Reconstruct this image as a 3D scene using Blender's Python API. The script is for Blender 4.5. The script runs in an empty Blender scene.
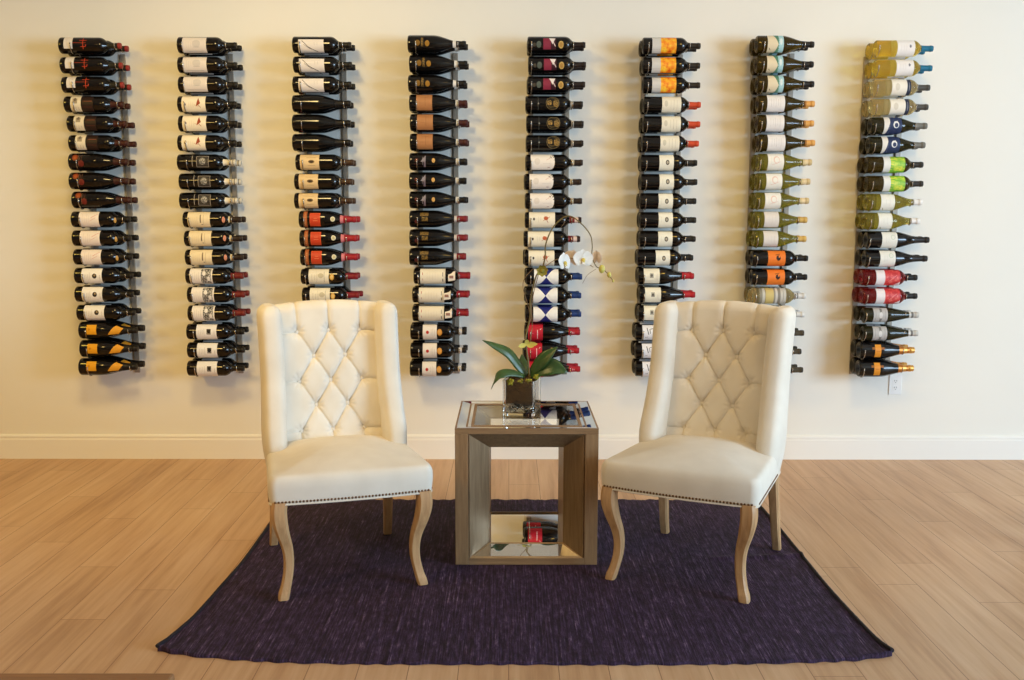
import bpy, bmesh, math, random
from mathutils import Vector, Matrix
random.seed(7)
PI = math.pi
SC = bpy.context.scene
COL = SC.collection
rad = math.radians

# ------------------------------------------------------------------ materials
def srgb(r, g, b):
    f = lambda c: c/12.92 if c <= .04045 else ((c+.055)/1.055)**2.4
    return (f(r/255), f(g/255), f(b/255), 1)

def new_mat(name):
    m = bpy.data.materials.new(name); m.use_nodes = True
    nt = m.node_tree
    return m, nt, nt.nodes['Principled BSDF']

def mat(name, col, rough=.5, metal=0, spec=.5, trans=0, ior=1.45, coat=0, sheen=0):
    m, nt, b = new_mat(name)
    b.inputs['Base Color'].default_value = col
    b.inputs['Roughness'].default_value = rough
    b.inputs['Metallic'].default_value = metal
    b.inputs['Specular IOR Level'].default_value = spec
    b.inputs['Transmission Weight'].default_value = trans
    b.inputs['IOR'].default_value = ior
    b.inputs['Coat Weight'].default_value = coat
    b.inputs['Sheen Weight'].default_value = sheen
    return m

def node(nt, t, **kw):
    n = nt.nodes.new(t)
    for k, v in kw.items():
        if k in n.inputs.keys(): n.inputs[k].default_value = v
        else: setattr(n, k, v)
    return n

def coords(nt, scale=(1, 1, 1), rot=(0, 0, 0), kind='Object'):
    tc = node(nt, 'ShaderNodeTexCoord'); mp = node(nt, 'ShaderNodeMapping')
    mp.inputs['Scale'].default_value = scale; mp.inputs['Rotation'].default_value = rot
    nt.links.new(tc.outputs[kind], mp.inputs['Vector'])
    return mp.outputs['Vector']

def ramp(nt, fac, stops):
    r = node(nt, 'ShaderNodeValToRGB')
    while len(r.color_ramp.elements) < len(stops): r.color_ramp.elements.new(.5)
    for e, (p, c) in zip(r.color_ramp.elements, stops): e.position = p; e.color = c
    nt.links.new(fac, r.inputs['Fac'])
    return r.outputs['Color']

def bump(nt, b, h, strength, dist):
    bp = node(nt, 'ShaderNodeBump'); bp.inputs['Strength'].default_value = strength
    bp.inputs['Distance'].default_value = dist
    nt.links.new(h, bp.inputs['Height']); nt.links.new(bp.outputs['Normal'], b.inputs['Normal'])

def noise(nt, vec, scale, detail=4, rough=.5):
    n = node(nt, 'ShaderNodeTexNoise'); n.inputs['Scale'].default_value = scale
    n.inputs['Detail'].default_value = detail; n.inputs['Roughness'].default_value = rough
    nt.links.new(vec, n.inputs['Vector'])
    return n.outputs['Fac']

def grain_mat(name, c0, c1, scale, rough=.5, bstr=.15, coat=0):
    m, nt, b = new_mat(name)
    f = noise(nt, coords(nt, scale), 1, 6, .65)
    nt.links.new(ramp(nt, f, [(.3, c0), (.7, c1)]), b.inputs['Base Color'])
    b.inputs['Roughness'].default_value = rough
    b.inputs['Coat Weight'].default_value = coat
    bump(nt, b, f, bstr, .002)
    return m

def wall_mat(name, c, rough=.75):
    m, nt, b = new_mat(name)
    v = coords(nt)
    f = noise(nt, v, 1.3, 2); lo = tuple(x*.975 for x in c[:3])+(1,)
    nt.links.new(ramp(nt, f, [(.3, lo), (.7, c)]), b.inputs['Base Color'])
    b.inputs['Roughness'].default_value = rough
    bump(nt, b, noise(nt, v, 260, 3), .06, .002)
    return m

def floor_mat():
    m, nt, b = new_mat('oak_planks')
    v = coords(nt, (1, 1, 1), (0, 0, rad(90)))
    br = node(nt, 'ShaderNodeTexBrick'); br.offset = 0; br.offset_frequency = 2
    sp = node(nt, 'ShaderNodeSeparateXYZ'); nt.links.new(v, sp.inputs[0])
    dv = node(nt, 'ShaderNodeMath', operation='DIVIDE'); dv.inputs[1].default_value = .158; nt.links.new(sp.outputs['Y'], dv.inputs[0])
    fl = node(nt, 'ShaderNodeMath', operation='FLOOR'); nt.links.new(dv.outputs[0], fl.inputs[0])
    wn = node(nt, 'ShaderNodeTexWhiteNoise', noise_dimensions='1D'); nt.links.new(fl.outputs[0], wn.inputs['W'])
    sh = node(nt, 'ShaderNodeMath', operation='MULTIPLY_ADD'); sh.inputs[1].default_value = 1.32
    nt.links.new(wn.outputs['Value'], sh.inputs[0]); nt.links.new(sp.outputs['X'], sh.inputs[2])
    cb = node(nt, 'ShaderNodeCombineXYZ'); nt.links.new(sh.outputs[0], cb.inputs['X']); nt.links.new(sp.outputs['Y'], cb.inputs['Y'])
    v = cb.outputs[0]
    for k, val in (('Scale', 1), ('Mortar Size', .0013), ('Mortar Smooth', .1), ('Bias', 0), ('Brick Width', 1.32), ('Row Height', .158)):
        br.inputs[k].default_value = val
    br.inputs['Color1'].default_value = (0, 0, 0, 1); br.inputs['Color2'].default_value = (1, 1, 1, 1)
    nt.links.new(v, br.inputs['Vector'])
    g = noise(nt, coords(nt, (34, 1.6, 1)), 1, 6, .62)
    g2 = noise(nt, coords(nt, (8, .7, 1)), 1, 3, .55)
    mx = node(nt, 'ShaderNodeMath', operation='MULTIPLY_ADD'); mx.inputs[1].default_value = .55
    nt.links.new(g, mx.inputs[0])
    m2 = node(nt, 'ShaderNodeMath', operation='MULTIPLY'); m2.inputs[1].default_value = .45
    nt.links.new(g2, m2.inputs[0]); nt.links.new(m2.outputs[0], mx.inputs[2])
    plank = node(nt, 'ShaderNodeMath', operation='MULTIPLY_ADD'); plank.inputs[1].default_value = .09
    nt.links.new(br.outputs['Color'], plank.inputs[0]); nt.links.new(mx.outputs[0], plank.inputs[2])
    c = ramp(nt, plank.outputs[0], [(.34, srgb(168, 126, 88)), (.52, srgb(196, 155, 115)), (.72, srgb(212, 176, 138))])
    mix = node(nt, 'ShaderNodeMix', data_type='RGBA')
    mix.inputs['B'].default_value = srgb(132, 90, 56)
    nt.links.new(br.outputs['Fac'], mix.inputs['Factor']); nt.links.new(c, mix.inputs['A'])
    nt.links.new(mix.outputs['Result'], b.inputs['Base Color'])
    b.inputs['Roughness'].default_value = .42
    bump(nt, b, g, .08, .002)
    return m

def rug_mat():
    m, nt, b = new_mat('purple_rag_weave')
    f = noise(nt, coords(nt, (170, 4.5, 20)), 1, 5, .75)
    f2 = noise(nt, coords(nt, (60, 16, 8)), 1, 4, .7)
    ad = node(nt, 'ShaderNodeMath', operation='MULTIPLY_ADD'); ad.inputs[1].default_value = .6
    nt.links.new(f, ad.inputs[0])
    m2 = node(nt, 'ShaderNodeMath', operation='MULTIPLY'); m2.inputs[1].default_value = .4
    nt.links.new(f2, m2.inputs[0]); nt.links.new(m2.outputs[0], ad.inputs[2])
    c = ramp(nt, ad.outputs[0], [(.37, srgb(20, 10, 19)), (.48, srgb(45, 29, 47)), (.57, srgb(70, 50, 78)), (.67, srgb(140, 116, 138))])
    nt.links.new(c, b.inputs['Base Color'])
    b.inputs['Roughness'].default_value = .8
    b.inputs['Specular IOR Level'].default_value = .25
    bump(nt, b, ad.outputs[0], .9, .012)
    return m

def linen_mat():
    m, nt, b = new_mat('cream_linen')
    v = coords(nt)
    a = noise(nt, coords(nt, (900, 60, 120)), 1, 2); c = noise(nt, coords(nt, (120, 60, 900)), 1, 2)
    ad = node(nt, 'ShaderNodeMath', operation='ADD'); nt.links.new(a, ad.inputs[0]); nt.links.new(c, ad.inputs[1])
    col = ramp(nt, noise(nt, v, 9, 3), [(.3, srgb(221, 211, 195)), (.7, srgb(230, 221, 206))])
    nt.links.new(col, b.inputs['Base Color'])
    b.inputs['Roughness'].default_value = .85
    b.inputs['Specular IOR Level'].default_value = .2
    b.inputs['Sheen Weight'].default_value = .08
    bump(nt, b, ad.outputs[0], .12, .001)
    return m

M = {}
M['wall'] = wall_mat('cream_paint', srgb(238, 234, 224))
M['ceiling'] = wall_mat('ceiling_paint', srgb(238, 234, 226))
M['side_wall'] = wall_mat('side_paint', srgb(176, 160, 138))
M['trim'] = mat('white_trim_paint', srgb(240, 236, 228), .45)
M['floor'] = floor_mat()
M['rug'] = rug_mat()
M['rug_edge'] = mat('rug_binding', srgb(26, 18, 26), .8)
M['linen'] = linen_mat()
M['leg'] = grain_mat('washed_oak', srgb(172, 130, 86), srgb(202, 162, 116), (60, 60, 5), .5)
M['nail'] = mat('bronze_nails', srgb(112, 84, 62), .35, 1)
M['steel'] = mat('brushed_steel', srgb(168, 156, 140), .42, .35)
M['wire'] = mat('steel_wire', srgb(190, 184, 176), .25, 1)
M['taupe'] = grain_mat('taupe_wood', srgb(124, 94, 64), srgb(154, 122, 86), (70, 70, 6), .45, .1)
M['taupe_h'] = grain_mat('taupe_wood_rails', srgb(124, 94, 64), srgb(154, 122, 86), (6, 70, 70), .45, .1)
M['lip'] = grain_mat('light_taupe_wood', srgb(148, 118, 82), srgb(176, 144, 104), (8, 70, 70), .45, .1)
M['panel'] = grain_mat('satin_taupe_wood', srgb(128, 104, 76), srgb(156, 130, 98), (70, 70, 6), .42, .1)
M['panel'].node_tree.nodes['Principled BSDF'].inputs['Metallic'].default_value = .55
M['mirror'] = mat('mirror', (.86, .87, .86, 1), .015, 1)
M['glass'] = mat('clear_glass', (.97, .99, .98, 1), .0, 0, .5, 1, 1.45)
M['bark'] = grain_mat('potting_bark', srgb(40, 26, 14), srgb(100, 70, 34), (34, 34, 60), .8, .8)
M['moss'] = grain_mat('yellow_moss', srgb(106, 104, 20), srgb(180, 170, 50), (150, 150, 150), .9, .8)
M['leaf'] = grain_mat('orchid_leaf', srgb(38, 62, 26), srgb(62, 92, 40), (14, 14, 14), .35, .05)
M['stem'] = mat('orchid_stem', srgb(112, 96, 52), .5)
M['twig'] = mat('dry_twig', srgb(128, 98, 62), .6)
M['petal'] = mat('white_petal', srgb(253, 252, 248), .5, 0, .3)
M['petal_back'] = mat('pink_petal', srgb(244, 232, 222), .6, 0, .3)
for n_, c_ in (('petal', (253, 252, 248)), ('petal_back', (246, 234, 226))):
    nt_ = M[n_].node_tree; tr = node(nt_, 'ShaderNodeBsdfTranslucent'); tr.inputs['Color'].default_value = srgb(*c_)
    mx_ = node(nt_, 'ShaderNodeMixShader'); mx_.inputs[0].default_value = .42
    nt_.links.new(nt_.nodes['Principled BSDF'].outputs[0], mx_.inputs[1]); nt_.links.new(tr.outputs[0], mx_.inputs[2])
    nt_.links.new(mx_.outputs[0], nt_.nodes['Material Output'].inputs['Surface'])
M['lip_yellow'] = mat('flower_lip', srgb(222, 196, 96), .5)
M['wilt'] = grain_mat('olive_bloom', srgb(120, 112, 28), srgb(160, 146, 50), (90, 90, 90), .7, .4)
M['bud'] = mat('orchid_bud', srgb(200, 190, 96), .5)
M['plate'] = mat('white_plastic', srgb(238, 236, 232), .35)
M['slot'] = mat('dark_slot', srgb(60, 55, 52), .6)
M['brown_wood'] = grain_mat('brown_wood', srgb(120, 82, 50), srgb(152, 108, 68), (5, 60, 60), .5)
M['dark_wood'] = grain_mat('dark_wood', srgb(52, 34, 22), srgb(84, 56, 36), (60, 60, 6), .45)

# glass of the bottles
M['g_dark'] = mat('dark_bottle_glass', srgb(16, 13, 11), .07, 0, .5)
M['g_black'] = mat('black_bottle_glass', srgb(13, 12, 12), .12, 0, .5)
M['g_brown'] = mat('antique_green_glass', srgb(92, 74, 24), .03, 0, .5, .7, 1.32)
M['g_olive'] = mat('olive_bottle_glass', srgb(180, 170, 72), .03, 0, .5, .82, 1.3)
M['g_pale'] = mat('pale_olive_glass', srgb(204, 190, 88), .03, 0, .5, .85, 1.3)
M['g_green'] = mat('deep_green_glass', srgb(58, 54, 28), .04, 0, .5, .6, 1.36)
M['g_gold'] = mat('golden_wine_glass', srgb(252, 230, 120), .02, 0, .5, .88, 1.25)
M['g_straw'] = mat('straw_wine_glass', srgb(252, 238, 190), .02, 0, .5, .9, 1.25)
M['g_rose'] = mat('rose_wine_glass', srgb(176, 46, 44), .03, 0, .5, .8, 1.34)

def art_mat(name, stops, scale, detail=3):
    m, nt, b = new_mat(name)
    f = noise(nt, coords(nt, scale), 1, detail, .6)
    nt.links.new(ramp(nt, f, stops), b.inputs['Base Color'])
    b.inputs['Roughness'].default_value = .45
    return m
M['a_fire'] = art_mat('flame_print', [(.3, srgb(214, 76, 12)), (.5, srgb(244, 150, 26)), (.68, srgb(252, 214, 60))], (40, 40, 30))
M['a_green'] = art_mat('lime_print', [(.3, srgb(70, 158, 60)), (.52, srgb(150, 200, 60)), (.7, srgb(238, 232, 90))], (26, 40, 30))
M['a_red'] = art_mat('coral_print', [(.3, srgb(178, 40, 46)), (.5, srgb(206, 60, 62)), (.7, srgb(232, 120, 110))], (60, 60, 60))
M['a_crest'] = art_mat('gilt_print', [(.42, srgb(30, 26, 20)), (.52, srgb(150, 116, 50)), (.7, srgb(196, 160, 84))], (160, 160, 160))
M['a_dimgold'] = art_mat('dim_gilt_print', [(.42, srgb(34, 26, 14)), (.55, srgb(120, 90, 30)), (.7, srgb(150, 116, 44))], (170, 170, 170))
M['a_etch'] = art_mat('ink_print', [(.4, srgb(20, 20, 20)), (.5, srgb(90, 88, 84)), (.62, srgb(220, 216, 208))], (120, 120, 120))
M['a_silver'] = art_mat('silver_print', [(.4, srgb(70, 70, 68)), (.6, srgb(190, 186, 178))], (150, 150, 150))
M['a_foil'] = mat('gold_foil', srgb(214, 160, 84), .35, .7)
M['a_foild'] = mat('gold_foil_deep', srgb(188, 118, 52), .35, .7)

_lab = {}
def lab(c):
    if isinstance(c, str): return M[c]
    if c not in _lab:
        _lab[c] = mat('print_%02x%02x%02x' % c, srgb(*c), .5, 0, .35)
    return _lab[c]

# ------------------------------------------------------------------ mesh helpers
class MB:
    def __init__(s): s.v = []; s.f = []; s.mi = []; s.mats = []; s.sm = []
    def slot(s, m):
        if m not in s.mats: s.mats.append(m)
        return s.mats.index(m)
    def add(s, verts, faces, m, smooth=True):
        k = len(s.v); i = s.slot(m)
        s.v += [tuple(p) for p in verts]
        for f in faces:
            s.f.append([k+j for j in f]); s.mi.append(i); s.sm.append(smooth)
    def grid(s, rows, m, closed=False, smooth=True):
        n = len(rows[0]); vs = [p for r in rows for p in r]; fs = []
        for i in range(len(rows)-1):
            for j in range(n if closed else n-1):
                k = (j+1) % n
                fs.append((i*n+j, i*n+k, (i+1)*n+k, (i+1)*n+j))
        s.add(vs, fs, m, smooth)
    def loft(s, rings, m, cap0=True, cap1=True, smooth=True):
        s.grid(rings, m, True, smooth)
        n = len(rings[0])
        if cap0: s.add(rings[0], [tuple(range(n))[::-1]], m, False)
        if cap1: s.add(rings[-1], [tuple(range(n))], m, False)
    def box(s, a, b, m, bev=0, smooth=False):
        x0, y0, z0 = [min(p, q) for p, q in zip(a, b)]; x1, y1, z1 = [max(p, q) for p, q in zip(a, b)]
        if bev:
            bm = bmesh.new(); bmesh.ops.create_cube(bm, size=1)
            for v in bm.verts: v.co = Vector((x0+(v.co.x+.5)*(x1-x0), y0+(v.co.y+.5)*(y1-y0), z0+(v.co.z+.5)*(z1-z0)))
            bmesh.ops.bevel(bm, geom=bm.edges[:], offset=bev, segments=2, affect='EDGES', profile=.5)
            s.frombm(bm, m, smooth); return
        v = [(x, y, z) for x in (x0, x1) for y in (y0, y1) for z in (z0, z1)]
        s.add(v, [(0, 1, 3, 2), (4, 6, 7, 5), (0, 4, 5, 1), (2, 3, 7, 6), (0, 2, 6, 4), (1, 5, 7, 3)], m, False)
    def frombm(s, bm, m, smooth=True):
        bm.verts.index_update()
        s.add([v.co[:] for v in bm.verts], [[v.index for v in f.verts] for f in bm.faces], m, smooth); bm.free()
    def tube(s, pts, r, m, n=8, caps=True):
        pts = [Vector(p) for p in pts]; rings = []
        rr = r if isinstance(r, (list, tuple)) else [r]*len(pts)
        t = (pts[1]-pts[0]).normalized()
        u = t.orthogonal().normalized()
        for i, p in enumerate(pts):
            a = pts[max(i-1, 0)]; b = pts[min(i+1, len(pts)-1)]
            t = (b-a).normalized(); u = (u-t*u.dot(t)).normalized(); w = t.cross(u)
            rings.append([p+(u*math.cos(2*PI*k/n)+w*math.sin(2*PI*k/n))*rr[i] for k in range(n)])
        s.loft(rings, m, caps, caps)
    def blob(s, c, r, m, seg=12, sc=(1, 1, 1)):
        bm = bmesh.new(); bmesh.ops.create_uvsphere(bm, u_segments=seg, v_segments=max(6, seg//2+1), radius=r)
        for v in bm.verts: v.co = Vector((v.co.x*sc[0]+c[0], v.co.y*sc[1]+c[1], v.co.z*sc[2]+c[2]))
        s.frombm(bm, m)
    def mesh(s, name):
        me = bpy.data.meshes.new(name)
        me.from_pydata(s.v, [], s.f)
        for m in s.mats: me.materials.append(m)
        me.polygons.foreach_set('material_index', s.mi)
        me.polygons.foreach_set('use_smooth', s.sm)
        bm = bmesh.new(); bm.from_mesh(me)
        bmesh.ops.remove_doubles(bm, verts=bm.verts, dist=1e-6)
        bmesh.ops.recalc_face_normals(bm, faces=bm.faces)
        bm.to_mesh(me); bm.free(); me.update()
        return me

def obj(name, mb, parent=None, loc=(0, 0, 0)):
    me = mb.mesh(name) if isinstance(mb, MB) else mb
    o = bpy.data.objects.new(name, me); COL.objects.link(o)
    o.location = loc
    if parent: o.parent = parent
    return o
def tag(o, label, cat, group=None):
    o['label'] = label; o['category'] = cat
    if group: o['group'] = group
    return o
def thing(name, label, cat, loc=(0, 0, 0), rz=0, group=None):
    o = bpy.data.objects.new(name, None); COL.objects.link(o)
    o.location = loc; o.rotation_euler = (0, 0, rz); o.empty_display_size = .1
    return tag(o, label, cat, group)
def struct(name, mb):
    o = obj(name, mb); o['kind'] = 'structure'; return o
def spline(pts, n=8):
    P = [Vector(p) for p in pts]; P = [P[0]*2-P[1]]+P+[P[-1]*2-P[-2]]; out = []
    for i in range(1, len(P)-2):
        a, b, c, d = P[i-1:i+3]
        for k in range(n):
            t = k/n
            out.append(.5*((2*b)+(c-a)*t+(2*a-5*b+4*c-d)*t*t+(3*b-a-3*c+d)*t**3))
    out.append(P[-2]); return out
def lerp_tab(tab, x):
    if x <= tab[0][0]: return tab[0][1]
    for (a, va), (b, vb) in zip(tab, tab[1:]):
        if x <= b: return va+(vb-va)*(x-a)/(b-a)
    return tab[-1][1]
def smooth_tab(tab, x):
    if x <= tab[0][0]: return tab[0][1]
    if x >= tab[-1][0]: return tab[-1][1]
    n = len(tab)
    for i in range(n-1):
        if x <= tab[i+1][0]:
            x0, y0 = tab[i]; x1, y1 = tab[i+1]
            d = (y1-y0)/(x1-x0)
            m0 = d if i == 0 else (y1-tab[i-1][1])/(x1-tab[i-1][0])
            m1 = d if i == n-2 else (tab[i+2][1]-y0)/(tab[i+2][0]-x0)
            h = x1-x0; t = (x-x0)/h
            return (2*t**3-3*t*t+1)*y0+(t**3-2*t*t+t)*h*m0+(-2*t**3+3*t*t)*y1+(t**3-t*t)*h*m1

# ------------------------------------------------------------------ room shell
XL, XR, YF, ZC = -5.6, 7.4, -9.2, 3.35
b = MB(); b.box((XL, YF, -.1), (XR, 0, 0), M['floor']); struct('floor', b)
b = MB(); b.box((XL-.15, 0, -.1), (XR+.15, .15, ZC+.1), M['wall']); struct('wall_back', b)
b = MB(); b.box((XL, YF, ZC), (XR, 0, ZC+.1), M['ceiling']); struct('ceiling', b)
b = MB(); b.box((XL-.15, YF, -.1), (XL, 0, ZC+.1), M['side_wall']); struct('wall_left', b)
b = MB(); b.box((XL-.15, YF-.15, -.1), (XR+.15, YF, ZC+.1), M['side_wall']); struct('wall_front', b)
WY0, WY1, WZ0, WZ1 = -8.1, -4.1, .55, 2.95
b = MB()
b.box((XR, YF, -.1), (XR+.15, WY0, ZC+.1), M['side_wall']); b.box((XR, WY1, -.1), (XR+.15, 0, ZC+.1), M['side_wall'])
b.box((XR, WY0, -.1), (XR+.15, WY1, WZ0), M['side_wall']); b.box((XR, WY0, WZ1), (XR+.15, WY1, ZC+.1), M['side_wall'])
struct('wall_right', b)
b = MB()
for y in (WY0, (WY0+WY1)/2-.03, WY1-.06): b.box((XR+.02, y, WZ0), (XR+.1, y+.06, WZ1), M['trim'], .005)
for z in (WZ0, WZ1-.06): b.box((XR+.02, WY0, z), (XR+.1, WY1, z+.06), M['trim'], .005)
struct('window_1', b)
# baseboard with a bead on its top edge
b = MB()
prof = [(0, 0), (-.016, 0), (-.016, .112), (-.014, .116), (-.014, .119), (-.012, .121), (-.014, .126), (-.013, .133), (-.008, .139), (-.003, .142), (0, .142)]
b.grid([[(x, y, z) for (y, z) in prof] for x in (XL, XR)], M['trim'], smooth=False)
struct('baseboard_back', b)

# ------------------------------------------------------------------ rug
LE = [(-.852, -1.09), (-1.185, -1.09), (-1.70, -1.084), (-2.036, -1.097), (-2.31, -1.113), (-2.443, -1.132), (-2.565, -1.15)]
RE = [(-.852, 1.217), (-1.27, 1.2185), (-1.716, 1.2176), (-2.16, 1.2185), (-2.448, 1.231), (-2.6, 1.247)]
FE = [(-1.15, -2.565), (-1.0, -2.609), (-.665, -2.652), (.04, -2.662), (.61, -2.661), (1.097, -2.635), (1.247, -2.597)]
BT = -.852
lx = lambda y: smooth_tab([(-a, c) for a, c in LE], -y)
rx = lambda y: smooth_tab([(-a, c) for a, c in RE], -y)
NX, NY = 300, 130
rows = []
rr = random.Random(3)
ridge = [rr.uniform(-1, 1) for _ in range(NX+1)]
for j in range(NY+1):
    v = j/NY; row = []
    for i in range(NX+1):
        u = i/NX
        xg = -1.15+u*2.397
        yf = smooth_tab(FE, xg)+.004*math.sin(u*170+1.3*math.sin(u*41))
        yb = BT+.006*math.sin(u*90)+.004*math.sin(u*213)
        y = yb+(yf-yb)*v
        x = lx(y)+(rx(y)-lx(y))*u
        z = .0085+.0012*ridge[i]*math.sin(v*9+ridge[i]*20)+.0012*math.sin(u*29+v*6)*math.sin(v*17)+.0006*rr.uniform(-1, 1)
        e = min(u, 1-u)*2.3
        if v > .93: z += .010*((v-.93)/.07)**2*math.exp(-(e/.12)**2)
        # the little wrinkle across the right rear corner
        z += .007*math.exp(-((y+1.67-.12*(x-1.1))/.02)**2)*(1 if x > .9 else math.exp(-((x-.9)/.08)**2))
        row.append((x, y, z))
    rows.append(row)
b = MB(); b.grid(rows, M['rug'])
edge = [r[0] for r in rows]+rows[-1][1:]+[r[-1] for r in rows[-2::-1]]+rows[0][-2:0:-1]
b.grid([edge, [(p[0], p[1], .0005) for p in edge]], M['rug'], True)
rug = thing('rug', 'dark purple woven rag rug under both chairs and the table', 'rug', (0, 0, 0))
obj('woven_field', b, rug)
for side in (0, -1):
    b = MB(); b.tube([(r[side][0], r[side][1], r[side][2]+.0005) for r in rows], .0075, M['rug_edge'], 6)
    o = obj('edge_binding', b, rug); o['label'] = 'black bound side edge'

# ------------------------------------------------------------------ wine racks and bottles
RX = [-2.118, -1.529, -.9086, -.2959, .3174, .9373, 1.5483, 2.1579]
NR = 18
ZT = [2.291, 2.2945, 2.2978, 2.3012, 2.3004, 2.297, 2.303, 2.2858]      # height of the top row of each rack
PITCH = [.1019, .1023, .1027, .1027, .1029, .1024, .1031, .1018]       # spacing of its rows
YR, YFR = -.061, -.1615            # axes of the rear and the front bottle
RACK = ['leftmost rack', 'second rack from left', 'third rack from left', 'fourth rack from left',
        'fourth rack from right', 'third rack from right', 'second rack from right', 'rightmost rack']
ROWW = ['top', 'second', 'third', 'fourth', 'fifth', 'sixth', 'seventh', 'eighth', 'ninth', 'tenth', 'eleventh', 'twelfth',
        'thirteenth', 'fourteenth', 'fifteenth', 'sixteenth', 'seventeenth', 'bottom']
def cradle(r, x_out):
    q = r+.0035
    pts = [(0, -.010, -.012), (x_out*.5, -.014, -.014)]
    arc = lambda yc, a0, a1: [(x_out, yc-q*math.cos(rad(a)), -q*math.sin(rad(a))) for a in range(a0, a1+1, 14)]
    a = arc(YR, 22, 162)[::-1]      # from the wall side outwards
    c = arc(YFR, 8, 162)[::-1]
    mid = ((a[-1][1]+c[0][1])/2)
    pts += a+[(x_out, mid, max(a[-1][2], c[0][2])+.003)]+c
    pts += [(x_out, YFR-q-.0005, .004)]
    b = MB(); b.tube(pts, .0028, M['wire'], 6)
    b.blob((x_out, YFR-q-.0005, .005), .0042, M['wire'], 8)
    return b
neck_me = cradle(.0175, .022).mesh('neck_cradle'); body_me = cradle(.0455, .0).mesh('body_cradle')
def rail_mesh(z0, z1):
    rb = MB(); rb.box((-.014, -.0005, z0), (.014, -.012, z1), M['steel'], .0015)
    for k in range(5):
        z = z0+.02+(z1-z0-.04)*k/4; rb.tube([(0, -.011, z), (0, -.0145, z)], .006, M['steel'], 10)
    return rb.mesh('rail')
for i, X in enumerate(RX):
    t = thing('wine_rack', 'slim metal wall rack with wire cradles, the '+RACK[i].replace(' rack', ' one'), 'wine rack', (X, 0, 0), 0, 'metal wall wine racks')
    rail_me = rail_mesh(ZT[i]-PITCH[i]*17-.056, ZT[i]-.024)
    obj('rail', rail_me, t); obj('rail', rail_me, t, (-.2, 0, 0))
    for k in range(NR):
        z = ZT[i]-PITCH[i]*k
        obj('neck_cradle', neck_me, t, (0, 0, z)); obj('body_cradle', body_me, t, (-.2, 0, z))

SHAPES = {
 'bdx': [(.0, .036), (.0025, .0405), (.008, .0428), (.03, .043), (.205, .043), (.218, .0425), (.23, .0395), (.24, .034), (.249, .0265), (.257, .0195), (.265, .0165), (.28, .0152), (.312, .0148), (.3135, .016), (.3225, .016), (.3245, .0148), (.33, .0146)],
 'bur': [(.0, .038), (.0025, .0425), (.009, .0452), (.03, .0455), (.135, .0455), (.155, .0447), (.175, .0415), (.195, .0365), (.213, .031), (.23, .0255), (.247, .0208), (.265, .0175), (.285, .0160), (.309, .0152), (.3105, .0168), (.322, .0168), (.324, .0154), (.33, .0152)],
 'cha': [(.0, .040), (.0025, .0445), (.009, .0472), (.03, .0478), (.12, .0478), (.145, .0462), (.17, .0422), (.195, .0368), (.22, .0305), (.245, .0245), (.265, .0205), (.285, .0180), (.302, .0168), (.304, .0182), (.316, .0182), (.318, .017), (.33, .0165)],
 'sli': [(.0, .034), (.0025, .038), (.009, .0402), (.03, .0405), (.13, .0405), (.155, .0395), (.18, .0362), (.205, .0315), (.23, .0265), (.25, .0222), (.268, .0188), (.285, .0165), (.309, .0152), (.3105, .0165), (.322, .0165), (.324, .0152), (.33, .015)],
}
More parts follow.
